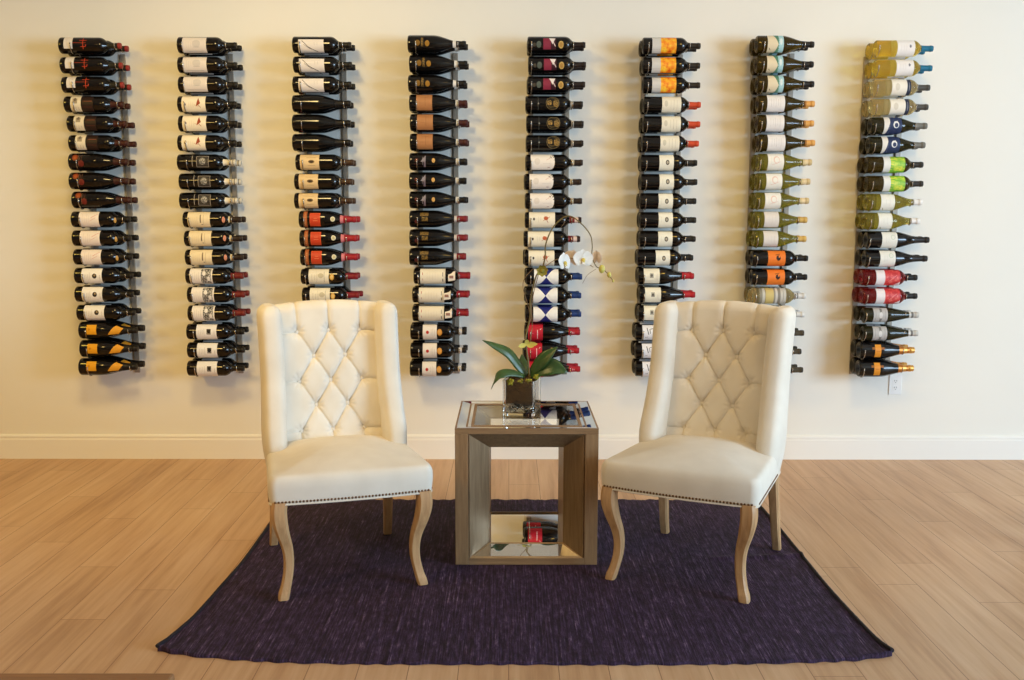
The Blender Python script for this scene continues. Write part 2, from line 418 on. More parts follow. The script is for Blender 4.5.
class Kind:
    def __init__(s, shape, glass, cap0, cap, art, front, rear, L=.308):
        s.tab = [(a*L/.33, r) for a, r in SHAPES[shape]]; s.L = L; s.glass = glass; s.front = front; s.rear = rear
        s.mesh_body(); s.mesh_cap(cap0, cap); s.mesh_label(art)
    def r(s, x): return lerp_tab(s.tab, x)
    def xs(s):
        out = []
        for (a, _), (c, _) in zip(s.tab, s.tab[1:]): out += [a+(c-a)*k/3 for k in range(3)]
        return out+[s.tab[-1][0]]
    def ring(s, x, r, n=28): return [(x, -r*math.cos(2*PI*k/n), r*math.sin(2*PI*k/n)) for k in range(n)]
    def mesh_body(s):
        b = MB()
        rings = [s.ring(.018, .003), s.ring(.012, .018), s.ring(.003, .031)]
        for x in s.xs(): rings.append(s.ring(x, smooth_tab(s.tab, x) if x < s.L*.93 else s.r(x)))
        b.loft(rings, M[s.glass]); s.body = b.mesh('bottle_body')
    def mesh_cap(s, cap0, cap):
        b = MB()
        lo = .785 if s.tab[5][1] > .042 and s.tab[5][1] < .044 and s.L < .34 else 0
        for (t0, t1, c) in cap:
            if t1 <= lo: continue
            t0 = max(t0, lo)
            xs = [t0*s.L]+[x for x in s.xs() if t0*s.L < x < t1*s.L]+[t1*s.L]
            rg = [s.ring(x, s.R(x)+.0006, 20) for x in xs]
            if t1 >= 1:
                rg.append(s.ring(s.L+.0006, s.r(s.L)-.001, 20)); rg.append(s.ring(s.L+.0008, .001, 20))
            b.loft(rg, lab(c), False, t1 >= 1)
        s.cap = b.mesh('capsule')
    def R(s, x): return smooth_tab(s.tab, x) if x < s.L*.93 else s.r(x)
    def pt(s, t, a, off):
        x = t*s.L; r = s.R(x)+off; return (x, -r*math.cos(rad(a)), r*math.sin(rad(a)))
    def mesh_label(s, art):
        # marks that do not touch one another on the bottle become labels of their own
        bbs = []
        for it in art:
            k = it[0]
            if k == 'R': bb = [it[1], it[2], min(it[3:5]), max(it[3:5])]
            elif k == 'E': bb = [it[1]-it[3], it[1]+it[3], it[2]-it[4], it[2]+it[4]]
            elif k == 'L': bb = [min(it[1], it[3])-.004, max(it[1], it[3])+.004, min(it[2], it[4])-2, max(it[2], it[4])+2]
            else: bb = [min(p[0] for p in it[1:4]), max(p[0] for p in it[1:4]), min(p[1] for p in it[1:4]), max(p[1] for p in it[1:4])]
            bbs.append(bb)
        grp = list(range(len(art)))
        for i in range(len(art)):
            for j in range(i):
                p, q = bbs[i], bbs[j]
                if p[0] <= q[1] and q[0] <= p[1] and p[2] <= q[3] and q[2] <= p[3]:
                    g, h = grp[i], grp[j]; grp = [h if x == g else x for x in grp]
        s.labels = []
        for g in dict.fromkeys(grp): s.labels.append(s.one_label([(i, it) for i, it in enumerate(art) if grp[i] == g]))
    def one_label(s, art):
        b = MB()
        for i, it in art:
            off = .0006+.00012*i
            k = it[0]; m = lab(it[-1])
            if k == 'R':
                _, t0, t1, a0, a1, _c = it
                n = max(2, int(abs(a1-a0)/9)); q = max(2, int((t1-t0)/.03)+1)
                b.grid([[s.pt(t0+(t1-t0)*j/q, a0+(a1-a0)*i/n, off) for i in range(n+1)] for j in range(q+1)], m)
            elif k == 'E':
                _, tc, ac, rt, ra, _c = it
                b.grid([[s.pt(tc+rt*q*math.cos(2*PI*i/18), ac+ra*q*math.sin(2*PI*i/18), off) for i in range(18)] for q in (.02, .35, .7, 1)], m, True)
                b.add([s.pt(tc, ac, off)]+[s.pt(tc+rt*.02*math.cos(2*PI*i/18), ac+ra*.02*math.sin(2*PI*i/18), off) for i in range(18)],
                      [(0, 1+i, 1+(i+1) % 18) for i in range(18)], m)
            elif k == 'L':
                _, t0, a0, t1, a1, w, _c = it
                rm = s.R((t0+t1)/2*s.L); n = 8
                dt = (t1-t0)*s.L; da = rad(a1-a0)*rm; L = math.hypot(dt, da) or 1
                nt_, na = -da/L*w/2/s.L, math.degrees(dt/L*w/2/rm)
                b.grid([[s.pt(t0+(t1-t0)*j/n+sg*nt_, a0+(a1-a0)*j/n+sg*na, off) for sg in (-1, 1)] for j in range(n+1)], m)
            elif k == 'T':
                _, p, q, w, _c = it; n = 8; rows = []
                for j in range(n+1):
                    f = j/n; A = [p[i]+(q[i]-p[i])*f for i in (0, 1)]; B = [p[i]+(w[i]-p[i])*f for i in (0, 1)]
                    rows.append([s.pt(A[0]+(B[0]-A[0])*g/n, A[1]+(B[1]-A[1])*g/n, off) for g in range(n+1)])
                b.grid(rows, m)
        return b.mesh('label')

def lines(t0, t1, n, a0, a1, c, seed=1, w=.0011):
    r = random.Random(seed); out = []
    for i in range(n):
        t = t0+(t1-t0)*(i+.5)/n; am, ah = (a0+a1)/2+r.uniform(-4, 4), (a1-a0)/2*r.uniform(.55, 1)
        out.append(('L', t, am-ah, t, am+ah, w, c))
    return out
WH, CR, TAN, BK = (236, 232, 226), (232, 222, 198), (206, 176, 128), (20, 18, 18)
GR, RED, GOLD = (150, 146, 140), (178, 40, 36), (206, 160, 76)
CAPB = [(.76, 1, (22, 20, 19))]
K = {}
K['A'] = Kind('bdx', 'g_dark', 0, [(.79, .955, (36, 34, 26)), (.955, 1, (142, 44, 38))],
  [('R', .10, .245, -28, 78, (228, 220, 212))]+lines(.13, .22, 2, -10, 50, (200, 190, 184))+
  [('L', .25, 12, .47, 12, .0016, (190, 66, 40)), ('L', .42, -30, .42, 50, .0034, (196, 66, 38)), ('L', .36, 30, .48, 30, .003, (196, 66, 38)), ('L', .38, -14, .46, -14, .003, (196, 66, 38)), ('L', .46, -14, .47, 0, .003, (196, 66, 38))],
  'bottle with white patch label and red cross', 'dark bottle with red-tipped neck', L=.320)
K['B'] = Kind('bdx', 'g_dark', 0, [(.74, 1, (62, 28, 24))],
  [('R', .13, .31, -62, 72, (226, 214, 190)), ('R', .17, .25, 4, 40, (160, 146, 122)), ('E', .21, 34, .022, 14, (110, 98, 84))]+lines(.15, .29, 3, -50, -14, (150, 138, 120), 3)+
  [('R', .325, .52, -62, 62, (42, 26, 20)), ('L', .36, 20, .5, 20, .002, (156, 84, 58)), ('L', .34, -20, .5, -20, .001, (120, 60, 44))],
  'bottle with narrow cream label and maroon neck', 'dark bottle with maroon neck')
K['C'] = Kind('bur', 'g_dark', 0, [(.76, 1, (58, 28, 24))],
  [('E', .13, 30, .052, 24, (128, 56, 26)), ('E', .13, 30, .03, 14, (160, 76, 34)), ('E', .235, -12, .05, 22, (104, 34, 26)), ('L', .19, -30, .19, 50, .0014, (150, 110, 80))]+lines(.2, .26, 2, 10, 44, (146, 100, 76), 5),
  'brownish sloped bottle with rust medallions', 'dark sloped bottle with brown neck')
K['D'] = Kind('bdx', 'g_dark', 0, CAPB,
  [('R', .15, .50, -68, 70, (236, 224, 214))]+lines(.2, .34, 4, -44, 40, (206, 190, 180), 2)+[('L', .36, 10, .48, 40, .0016, (206, 96, 76)), ('L', .34, -12, .45, 12, .0012, (206, 120, 100)), ('E', .765, -12, .018, 36, (200, 150, 70))],
  'bottle with long white label and gold shoulder seal', 'dark bottle with black neck')
K['E'] = Kind('bdx', 'g_dark', 0, CAPB,
  [('R', .14, .50, -70, 70, (238, 234, 228)), ('E', .37, 4, .04, 18, (46, 40, 36)), ('E', .375, 9, .018, 8, (150, 130, 100))]+lines(.18, .3, 4, -34, 30, (176, 170, 164), 4)+lines(.44, .49, 1, -40, 30, (140, 134, 130), 4),
  'bottle with white label and round black emblem', 'dark bottle with black neck')
K['F'] = Kind('cha', 'g_black', 0, [(.76, 1, (22, 19, 18))],
  [('R', .155, .33, -24, 42, (230, 164, 34)), ('E', .2, 10, .02, 8, (200, 134, 26))]+
  [('T', (.52, -30), (.66, 58), (.78, 30), (226, 158, 44)), ('T', (.52, -30), (.70, -40), (.78, 30), (226, 158, 44)), ('L', .54, -52, .70, -58, .003, (190, 184, 174)), ('L', .6, -46, .62, -60, .002, (190, 184, 174)), ('L', .66, -50, .68, -64, .002, (190, 184, 174))],
  'fat black sparkling bottle with yellow label and collar', 'fat black sparkling bottle with yellow collar')
K['G'] = Kind('bdx', 'g_dark', 0, CAPB,
  [('R', .10, .51, -66, 62, (224, 214, 206))]+lines(.15, .3, 4, -20, 30, (198, 190, 184), 8)+[('E', .34, 8, .07, 26, (206, 198, 192)), ('L', .28, -16, .4, -16, .001, GR), ('L', .16, -46, .46, -46, .0016, (170, 160, 154))],
  'bottle with long off-white label, faint grey drawing', 'dark bottle with black neck')
K['H'] = Kind('bdx', 'g_dark', 0, CAPB,
  [('R', .085, .495, -70, 70, (236, 224, 200)), ('E', .145, -4, .014, 8, (80, 44, 30)), ('T', (.33, -18), (.41, 4), (.37, 44), (150, 64, 36)), ('L', .36, 0, .41, -26, .0022, (150, 64, 36)), ('L', .30, -6, .38, -18, .0016, (190, 130, 90))]+lines(.19, .3, 3, -30, 20, (204, 190, 164), 9),
  'bottle with cream label, black dot and red bird', 'dark bottle with black neck')
K['I'] = Kind('bdx', 'g_black', 0, [(.745, .905, (222, 212, 190)), (.905, .915, (60, 55, 50)), (.915, .955, (206, 198, 180)), (.955, .965, (60, 55, 50)), (.965, 1, (206, 198, 180))],
  [('L', .275, -34, .275, 50, .0032, (160, 150, 138)), ('R', .345, .56, -40, 44, (150, 140, 128)), ('R', .355, .55, -36, 40, (30, 27, 25)), ('E', .45, 4, .055, 26, 'a_silver')],
  'black bottle with framed silver medallion and cream neck', 'black bottle with cream neck')
K['J'] = Kind('bdx', 'g_dark', 0, [(.765, .815, (214, 196, 160)), (.835, 1, (40, 28, 24))],
  [('R', .095, .485, -72, 72, (232, 214, 176)), ('R', .31, .33, -20, 40, (110, 92, 70)), ('R', .37, .375, -40, 40, (170, 150, 116)), ('L', .33, -34, .36, -34, .003, (80, 60, 46))]+lines(.14, .28, 4, -30, 30, (206, 188, 150), 12)+[('E', .72, 2, .024, 26, (206, 130, 90))],
  'bottle with parchment label and coral shoulder seal', 'dark bottle with dark brown neck')
K['K'] = Kind('bdx', 'g_dark', 0, [(.73, 1, (112, 36, 34))],
  [('R', .085, .485, -72, 72, (236, 228, 218)), ('R', .285, .46, -60, 62, 'a_etch'), ('E', .34, 20, .03, 18, (232, 226, 218)), ('E', .42, -20, .025, 18, (232, 226, 218))]+lines(.12, .26, 4, -34, 30, (190, 182, 172), 14),
  'white-labelled bottle with black and white picture', 'dark bottle with maroon neck')
K['L'] = Kind('bdx', 'g_dark', 0, CAPB,
  [('R', .185, .545, -72, 72, (236, 232, 228)), ('R', .37, .445, -14, 26, (70, 64, 60)), ('E', .41, 8, .03, 12, (26, 24, 24))]+lines(.22, .34, 4, -34, 30, (180, 176, 170), 15)+lines(.48, .53, 1, -40, 20, GR, 15),
  'bottle with white label and small dark crest', 'dark bottle with black neck')
K['M'] = Kind('bdx', 'g_dark', 0, [(.755, .79, (176, 166, 146)), (.79, 1, (26, 24, 22))],
  [('R', .11, .545, -74, 36, (226, 218, 212)), ('L', .17, 26, .28, -18, .0028, (50, 46, 46)), ('L', .28, -18, .44, -56, .0034, (50, 46, 46)), ('L', .20, 0, .34, -40, .0016, (90, 84, 82))]+lines(.36, .46, 2, -10, 20, (176, 168, 164), 16),
  'bottle with white label crossed by black swoosh', 'dark bottle with black neck')
K['N'] = Kind('bur', 'g_black', 0, [(.74, 1, (20, 17, 16))],
  [('R', .12, .16, 76, 96, (206, 70, 90))], 'plain black sloped bottle without front label', 'plain black sloped bottle')
K['O'] = Kind('bdx', 'g_dark', 0, [(.765, .795, (196, 170, 130)), (.815, 1, (66, 46, 34))],
  [('R', .085, .42, -66, 66, (222, 192, 142)), ('E', .285, 4, .055, 12, (120, 92, 56)), ('E', .285, 4, .035, 8, (60, 44, 30)), ('L', .22, -24, .35, -24, .0014, (130, 102, 66)), ('L', .2, 34, .36, 34, .001, (150, 120, 80)), ('L', .1, -50, .4, -50, .001, (160, 130, 90))],
  'bottle with tan label and small dark oval', 'dark bottle with brown neck')
K['P'] = Kind('bur', 'g_dark', 0, [(.72, .775, (206, 120, 122)), (.775, 1, (158, 34, 44))],
  [('R', .09, .155, -70, 66, (168, 92, 48)), ('L', .122, -50, .122, 50, .0024, (220, 160, 100)), ('R', .20, .385, -54, 46, (216, 86, 44)), ('R', .21, .375, -48, 40, (200, 66, 36)), ('L', .26, -10, .34, -10, .0016, (240, 160, 110)), ('L', .27, 6, .33, 6, .0014, (240, 160, 110)), ('E', .60, 2, .04, 22, (222, 212, 176)), ('E', .60, 2, .025, 14, (196, 180, 130))],
  'bottle with orange label, pale seal and red neck', 'dark bottle with red neck')
K['Q'] = Kind('bdx', 'g_dark', 0, [(.76, 1, (126, 30, 40))],
  [('R', .145, .50, -72, 72, (234, 226, 204)), ('L', .28, -50, .28, 50, .001, GR), ('E', .36, 10, .05, 18, (198, 188, 160)), ('L', .42, -40, .42, 40, .0016, (90, 84, 76)), ('E', .555, 0, .04, 24, GOLD), ('E', .555, 0, .024, 14, (232, 196, 120))]+lines(.18, .32, 3, -34, 30, (170, 160, 140), 18),
  'bottle with white label, gold seal and crimson neck', 'dark bottle with crimson neck')
K['S'] = Kind('bur', 'g_black', 0, [(.775, .83, (222, 218, 212)), (.83, 1, (20, 18, 18))],
  [('E', .175, 0, .042, 20, (122, 86, 26)), ('E', .34, -4, .04, 20, (150, 108, 36)), ('R', .235, .275, -24, 36, 'a_dimgold'), ('L', .12, -30, .12, 20, .0012, (70, 56, 30))],
  'black sloped bottle with two dull gold discs', 'black sloped bottle with white neck band')
K['T'] = Kind('bur', 'g_black', 0, [(.80, .845, (216, 212, 204)), (.845, 1, (66, 30, 28))],
  [('R', .125, .40, -56, 68, (176, 122, 78)), ('L', .2, 40, .33, 40, .001, (120, 78, 46)), ('L', .28, -20, .28, 44, .0014, (130, 84, 50)), ('L', .18, 0, .26, 0, .001, (140, 92, 56))],
  'sloped bottle with tan label and maroon neck', 'black sloped bottle with maroon neck')
K['U'] = Kind('bur', 'g_black', 0, [(.81, .87, (206, 204, 202)), (.87, 1, (18, 17, 17))],
  [('E', .13, 8, .03, 12, (96, 30, 28)), ('L', .09, -18, .17, -18, .0012, (110, 40, 36)), ('T', (.20, -2), (.29, 44), (.29, -4), (132, 124, 132)), ('R', .255, .29, -40, 2, (110, 96, 106)), ('L', .235, -24, .235, 30, .0014, (150, 140, 146)), ('E', .425, 6, .03, 15, (206, 160, 92))],
  'black sloped bottle with grey crest and gold dot', 'black sloped bottle with short white neck band')
K['V'] = Kind('bur', 'g_black', 0, [(.785, .835, (190, 180, 172)), (.835, 1, (122, 32, 40))],
  [('R', .19, .34, 20, 46, 'a_dimgold'), ('R', .22, .33, -14, 14, 'a_dimgold'), ('E', .13, -18, .035, 14, (84, 34, 30)), ('L', .14, -36, .34, -36, .001, (96, 76, 36))],
  'black sloped bottle with dim gilt script', 'black sloped bottle with crimson neck')
K['W'] = Kind('bdx', 'g_dark', 0, [(.76, 1, (142, 28, 40))],
  [('R', .12, .565, -72, 68, (234, 224, 202)), ('L', .165, 10, .165, 30, .003, (176, 60, 50)), ('L', .165, -30, .165, -14, .002, (176, 80, 66)), ('L', .52, -40, .52, -16, .004, (60, 50, 46)), ('L', .52, 0, .52, 30, .003, (90, 80, 72)), ('L', .545, -60, .545, 60, .001, (150, 130, 100))]+lines(.22, .46, 5, -30, 30, (216, 204, 180), 20),
  'bottle with wide cream label and paper neck tag', 'dark bottle with crimson neck')
K['X'] = Kind('bdx', 'g_dark', 0, [(.75, .86, (28, 25, 24)), (.86, .92, (206, 198, 190)), (.92, 1, (28, 25, 24))],
  [('R', .225, .475, -74, 74, (234, 226, 218)), ('E', .31, 4, .026, 12, (186, 50, 46))]+lines(.36, .45, 3, -36, 36, (180, 172, 166), 22)+[('E', .525, 4, .045, 25, (206, 140, 56)), ('E', .525, 4, .03, 17, (222, 164, 84))],
  'bottle with white label, red mark and orange disc', 'dark bottle with white ring on its neck')
K['Y'] = Kind('bdx', 'g_black', 0, [(.76, 1, (34, 24, 22))],
  [('E', .195, -6, .042, 24, (84, 92, 84)), ('E', .115, -8, .028, 14, (70, 62, 50)), ('R', .27, .42, -42, 40, (136, 44, 66)), ('R', .40, .49, -42, 40, (58, 22, 34)), ('T', (.37, 40), (.48, 38), (.43, -6), (232, 222, 218)), ('L', .44, 10, .48, -20, .004, (226, 210, 206)), ('E', .575, -8, .045, 26, (196, 162, 92)), ('E', .575, -8, .03, 17, (170, 130, 66))],
  'black bottle with magenta picture and gold disc', 'black bottle with dark neck')
K['Z'] = Kind('bdx', 'g_black', 0, [(.77, .83, (176, 168, 156)), (.84, 1, (36, 28, 22))],
  [('L', .22, -50, .22, 60, .001, (120, 120, 112)), ('E', .225, 0, .012, 6, (140, 136, 126)), ('E', .47, 2, .115, 48, (150, 128, 84)), ('E', .47, 2, .109, 45, (20, 19, 17)), ('E', .415, 4, .04, 20, 'a_crest'), ('E', .525, 0, .045, 26, 'a_crest'), ('L', .40, -22, .55, -22, .0016, (130, 106, 60))],
  'black bottle with gilt crest in oval', 'black bottle with silver-banded neck')
K['AA'] = Kind('bdx', 'g_dark', 0, [(.80, .85, (196, 180, 150)), (.86, 1, (46, 34, 28))],
  [('R', .085, .42, -66, 74, (236, 228, 220)), ('E', .42, 4, .085, 70, (236, 228, 220)), ('E', .2, 4, .05, 24, (222, 212, 202)), ('L', .36, 12, .43, 30, .0016, (206, 140, 120)), ('L', .38, -40, .42, -40, .0026, (150, 90, 80)), ('L', .3, -12, .46, -12, .001, (190, 176, 166))],
  'white-labelled bottle whose label end is rounded', 'dark bottle with pale neck band')
K['AB'] = Kind('bdx', 'g_dark', 0, [(.79, .88, (120, 40, 38)), (.88, .945, (214, 190, 178)), (.945, 1, (46, 24, 22))],
  [('R', .075, .53, -72, 74, (234, 226, 206)), ('E', .16, 4, .017, 10, (60, 50, 44)), ('E', .37, 10, .04, 14, (186, 96, 62)), ('L', .32, -8, .44, 20, .0024, (176, 86, 56)), ('L', .35, 26, .41, -24, .0026, (176, 90, 60)), ('L', .46, -42, .5, -42, .004, (200, 196, 180))]+lines(.22, .3, 2, -20, 24, (200, 190, 170), 25),
  'bottle with white label and rust-red figure', 'dark bottle with red and pale checked neck')
K['AC'] = Kind('bdx', 'g_dark', 0, [(.77, .84, (30, 26, 26)), (.80, 1, (28, 56, 112))],
  [('R', .145, .575, -76, 76, (236, 234, 230)), ('T', (.36, 0), (.21, 76), (.51, 76), (32, 40, 116)), ('T', (.36, 0), (.21, -76), (.51, -76), (32, 40, 116)), ('L', .40, 10, .44, -14, .001, (190, 180, 150))],
  'bottle with white label and navy triangles', 'dark bottle with blue neck')
K['AD'] = Kind('bur', 'g_dark', 0, [(.795, .97, (168, 32, 46)), (.97, 1, (150, 26, 38))],
  [('R', .07, .33, -74, 74, (184, 30, 48)), ('L', .235, -44, .235, 24, .0034, (236, 206, 206)), ('L', .125, -20, .125, 20, .0014, (226, 150, 156)), ('L', .28, 24, .3, 34, .003, (236, 206, 206)), ('L', .1, 0, .16, 0, .001, (226, 150, 156)), ('L', .862, -24, .862, 12, .0026, (226, 190, 190)), ('L', .888, -20, .888, 8, .0024, (226, 190, 190))],
  'sloped bottle with red label and red neck', 'dark sloped bottle with red neck')
K['AE'] = Kind('bdx', 'g_dark', 0, [(.755, 1, (40, 34, 28))],
  [('R', .155, .305, -68, 62, (206, 204, 200)), ('R', .305, .57, -68, 66, 'a_fire'), ('L', .17, -30, .29, -30, .001, GR)],
  'bottle with silver strip and flame-orange picture', 'dark bottle with black neck')
K['AF'] = Kind('bdx', 'g_dark', 0, [(.775, 1, (196, 70, 40))],
  [('R', .315, .645, -72, 74, (232, 226, 208)), ('E', .385, 6, .03, 22, (206, 200, 180)), ('L', .52, -40, .52, 36, .0012, (150, 140, 120))]+lines(.44, .6, 3, -36, 36, (186, 178, 160), 27),
  'white-labelled bottle with orange-red neck', 'dark bottle with orange-red neck')
K['AG'] = Kind('bdx', 'g_dark', 0, [(.76, 1, (34, 32, 28))],
  [('R', .325, .575, -72, 72, (234, 230, 214)), ('E', .465, 2, .032, 18, (70, 64, 54)), ('E', .465, 2, .02, 10, (176, 166, 146))]+lines(.35, .4, 1, -26, 30, (200, 194, 176), 29),
  'bottle with short white label and round dark emblem', 'dark bottle with black neck')
K['AH'] = Kind('bur', 'g_dark', 0, [(.785, .97, (176, 34, 44)), (.97, 1, (150, 26, 38))],
  [('R', .095, .375, -56, 66, (234, 228, 208)), ('R', .20, .265, -8, 24, (150, 146, 134)), ('E', .232, 8, .022, 10, (96, 92, 84))]+lines(.3, .35, 2, -30, 24, (196, 190, 172), 31),
  'sloped bottle with white label and red neck', 'dark sloped bottle with red neck')
K['AI'] = Kind('bdx', 'g_dark', 0, CAPB,
  [('R', .12, .5, -72, 70, (232, 230, 232)), ('L', .2, 40, .23, -10, .004, (26, 24, 30)), ('L', .26, 30, .31, 34, .0034, (26, 24, 30)), ('L', .25, 30, .26, -4, .003, (26, 24, 30)), ('L', .17, -34, .22, -30, .002, (70, 66, 76)), ('L', .3, -30, .34, 0, .002, (60, 56, 64))],
  'white-labelled bottle with bold black brush strokes', 'dark bottle with black neck')
K['AJ'] = Kind('bur', 'g_brown', 0, [(.79, 1, (30, 26, 24))],
  [('R', .17, .445, -76, 70, (222, 208, 178)), ('T', (.27, 70), (.355, -10), (.36, 70), (82, 130, 108)), ('T', (.355, -10), (.29, -76), (.40, -76), (96, 140, 116)), ('R', .36, .445, -70, 66, (166, 206, 214)), ('L', .35, 66, .37, -70, .005, (90, 140, 118)), ('E', .40, 10, .022, 24, (214, 228, 228)), ('L', .2, -34, .22, -48, .003, (90, 80, 60))],
  'green sloped bottle with cream and teal seascape label', 'green sloped bottle with black neck')
K['AK'] = Kind('bur', 'g_brown', 0, [(.82, .85, (150, 96, 40)), (.85, 1, (218, 160, 84))],
  [('R', .15, .455, -74, 68, (232, 228, 226))]+lines(.2, .4, 5, -34, 34, (190, 186, 184), 33),
  'green sloped bottle with white label and gold neck', 'green sloped bottle with gold neck')
K['AL'] = Kind('bur', 'g_olive', 0, [(.83, .87, (214, 190, 140)), (.87, .93, (226, 204, 160)), (.93, 1, (206, 180, 130))],
  [('R', .165, .455, -76, 70, (236, 232, 222)), ('E', .32, 14, .055, 26, (228, 196, 180)), ('E', .325, 12, .042, 19, (236, 232, 222)), ('L', .24, -20, .4, 0, .0012, (214, 150, 130))]+lines(.2, .26, 1, -20, 30, (206, 200, 186), 35),
  'olive sloped bottle with white label and pink swirl', 'olive sloped bottle with pale gold neck', L=.294)
K['AM'] = Kind('bur', 'g_olive', 0, [(.825, .86, (176, 140, 60)), (.86, 1, (206, 168, 92))],
  [('R', .17, .44, -62, 72, (222, 214, 206))]+lines(.22, .4, 3, -30, 30, (206, 198, 190), 37),
  'olive sloped bottle with blank greyish label', 'olive sloped bottle with gold neck', L=.290)
K['AN'] = Kind('bdx', 'g_dark', 0, CAPB,
  [('R', .27, .575, -74, 72, (234, 124, 44)), ('E', .45, 6, .04, 18, (50, 30, 22)), ('L', .40, 26, .48, 34, .003, (50, 30, 22)), ('E', .465, 14, .015, 7, (234, 124, 44)), ('L', .43, -16, .48, -8, .002, (50, 30, 22))],
  'bottle with orange label and black figure', 'dark bottle with black neck')
K['AO'] = Kind('bdx', 'g_straw', 0, [(.775, .84, (206, 202, 196)), (.84, .86, (120, 116, 110)), (.86, 1, (216, 214, 210))],
  [('R', .15, .20, -76, 76, (140, 134, 116)), ('R', .20, .25, -76, 76, (196, 192, 180)), ('R', .26, .40, -76, 76, (206, 186, 120)), ('R', .40, .43, -76, 76, (150, 144, 128)), ('R', .43, .47, -76, 76, (206, 202, 194)), ('R', .47, .52, -76, 76, (138, 132, 120)), ('R', .52, .62, -76, 76, (200, 196, 186)), ('L', .57, -40, .57, 40, .002, (120, 114, 100))],
  'clear bottle with silver and gold banded label', 'clear bottle with silver neck')
K['AP'] = Kind('bdx', 'g_dark', 0, [(.76, .97, (70, 62, 46)), (.97, 1, (50, 44, 34))],
  [('R', .2, .55, -70, 70, (226, 222, 212)), ('L', .84, -20, .96, -20, .0016, (120, 110, 86))],
  'bottle half hidden by right chair, olive-grey neck', 'dark bottle with olive-grey neck')
K['AQ'] = Kind('bdx', 'g_gold', 0, [(.765, .8, (30, 90, 110)), (.8, 1, (24, 106, 138))],
  [('R', .345, .645, -76, 74, (234, 230, 228)), ('E', .565, 12, .018, 11, (120, 120, 124))]+lines(.39, .52, 3, -24, 30, (206, 202, 200), 39),
  'clear bottle of golden wine with teal neck', 'clear golden wine bottle with teal neck')
K['AR'] = Kind('bdx', 'g_straw', 0, [(.76, 1, (72, 70, 66))],
  [('R', .305, .60, -76, 74, (236, 230, 218)), ('R', .565, .63, -74, 72, (48, 54, 76)), ('L', .6, -30, .6, 34, .0018, (170, 170, 180)), ('E', .40, 2, .04, 26, (216, 208, 192))],
  'clear bottle of straw wine with navy-edged label', 'clear straw wine bottle with grey neck')
K['AS'] = Kind('bur', 'g_green', 0, [(.79, .84, (120, 116, 108)), (.84, 1, (110, 108, 100))],
  [('R', .21, .31, -76, 74, (226, 222, 214)), ('T', (.25, -76), (.31, 20), (.31, -76), (44, 56, 92)), ('R', .31, .52, -76, 74, (42, 54, 90)), ('E', .415, 2, .05, 24, (226, 226, 226)), ('E', .42, -2, .032, 15, (42, 54, 90)), ('L', .38, 20, .44, 26, .003, (226, 226, 226))],
  'green sloped bottle with navy label, white ring', 'green sloped bottle with grey neck')
K['AT'] = Kind('bdx', 'g_brown', 0, [(.765, 1, (48, 44, 38))],
  [('R', .27, .40, -76, 74, (226, 226, 222)), ('R', .39, .645, -76, 74, 'a_green'), ('T', (.39, -76), (.39, 74), (.50, 74), (236, 226, 84))],
  'dark green bottle with lime and yellow label', 'dark green bottle with grey-black neck')
K['AU'] = Kind('bur', 'g_pale', 0, [(.83, .85, (150, 140, 120)), (.85, 1, (232, 228, 224))],
  [('R', .235, .475, -76, 70, (234, 232, 222)), ('L', .455, -74, .455, 66, .003, (206, 202, 160)), ('L', .27, -40, .29, -62, .003, (110, 110, 60))]+lines(.29, .42, 2, -20, 30, (206, 204, 194), 41),
  'pale olive bottle with white label and white neck', 'pale olive bottle with white neck')
K['AV'] = Kind('bur', 'g_dark', 0, [(.75, 1, (38, 33, 30))],
  [('R', .22, .46, -72, 70, (230, 228, 218)), ('E', .39, 22, .035, 18, (196, 206, 186)), ('E', .39, 22, .026, 13, (226, 226, 214))]+lines(.27, .34, 2, -20, 30, (200, 198, 186), 43),
  'tall dark bottle with white label', 'tall dark bottle with long dark neck', L=.345)
K['AW'] = Kind('bdx', 'g_rose', 0, [(.78, 1, (34, 32, 32))],
  [('R', .235, .395, -76, 72, (232, 224, 224)), ('R', .39, .66, -76, 74, 'a_red'), ('L', .45, -30, .6, 20, .0014, (240, 170, 160)), ('T', (.56, -60), (.66, -30), (.66, -70), (236, 222, 222))],
  'pink wine bottle with white and coral label', 'pink wine bottle with black neck')
K['AX'] = Kind('sli', 'g_green', 0, [(.82, .86, (206, 200, 190)), (.86, .90, (110, 106, 100)), (.90, 1, (196, 192, 184))],
  [('R', .16, .41, -72, 72, (186, 182, 178)), ('R', .27, .31, -60, 60, (120, 116, 112)), ('L', .2, -40, .2, 40, .0016, (140, 136, 132)), ('L', .37, -40, .37, 40, .0016, (140, 136, 132)), ('E', .29, 0, .03, 26, (214, 210, 206))],
  'slender green bottle with silver label and neck', 'slender green bottle with silver neck')
K['AY'] = Kind('cha', 'g_black', 0, [(.71, .80, 'a_foild'), (.80, .86, 'a_foil'), (.86, .90, 'a_foild'), (.90, 1, 'a_foil')],
  [('R', .20, .42, 10, 26, (150, 90, 30)), ('R', .25, .36, -46, 46, (226, 146, 44)), ('L', .27, 0, .34, 0, .003, (190, 110, 30))],
  'fat black sparkling bottle with gold foil neck', 'fat black sparkling bottle with gold foil neck')

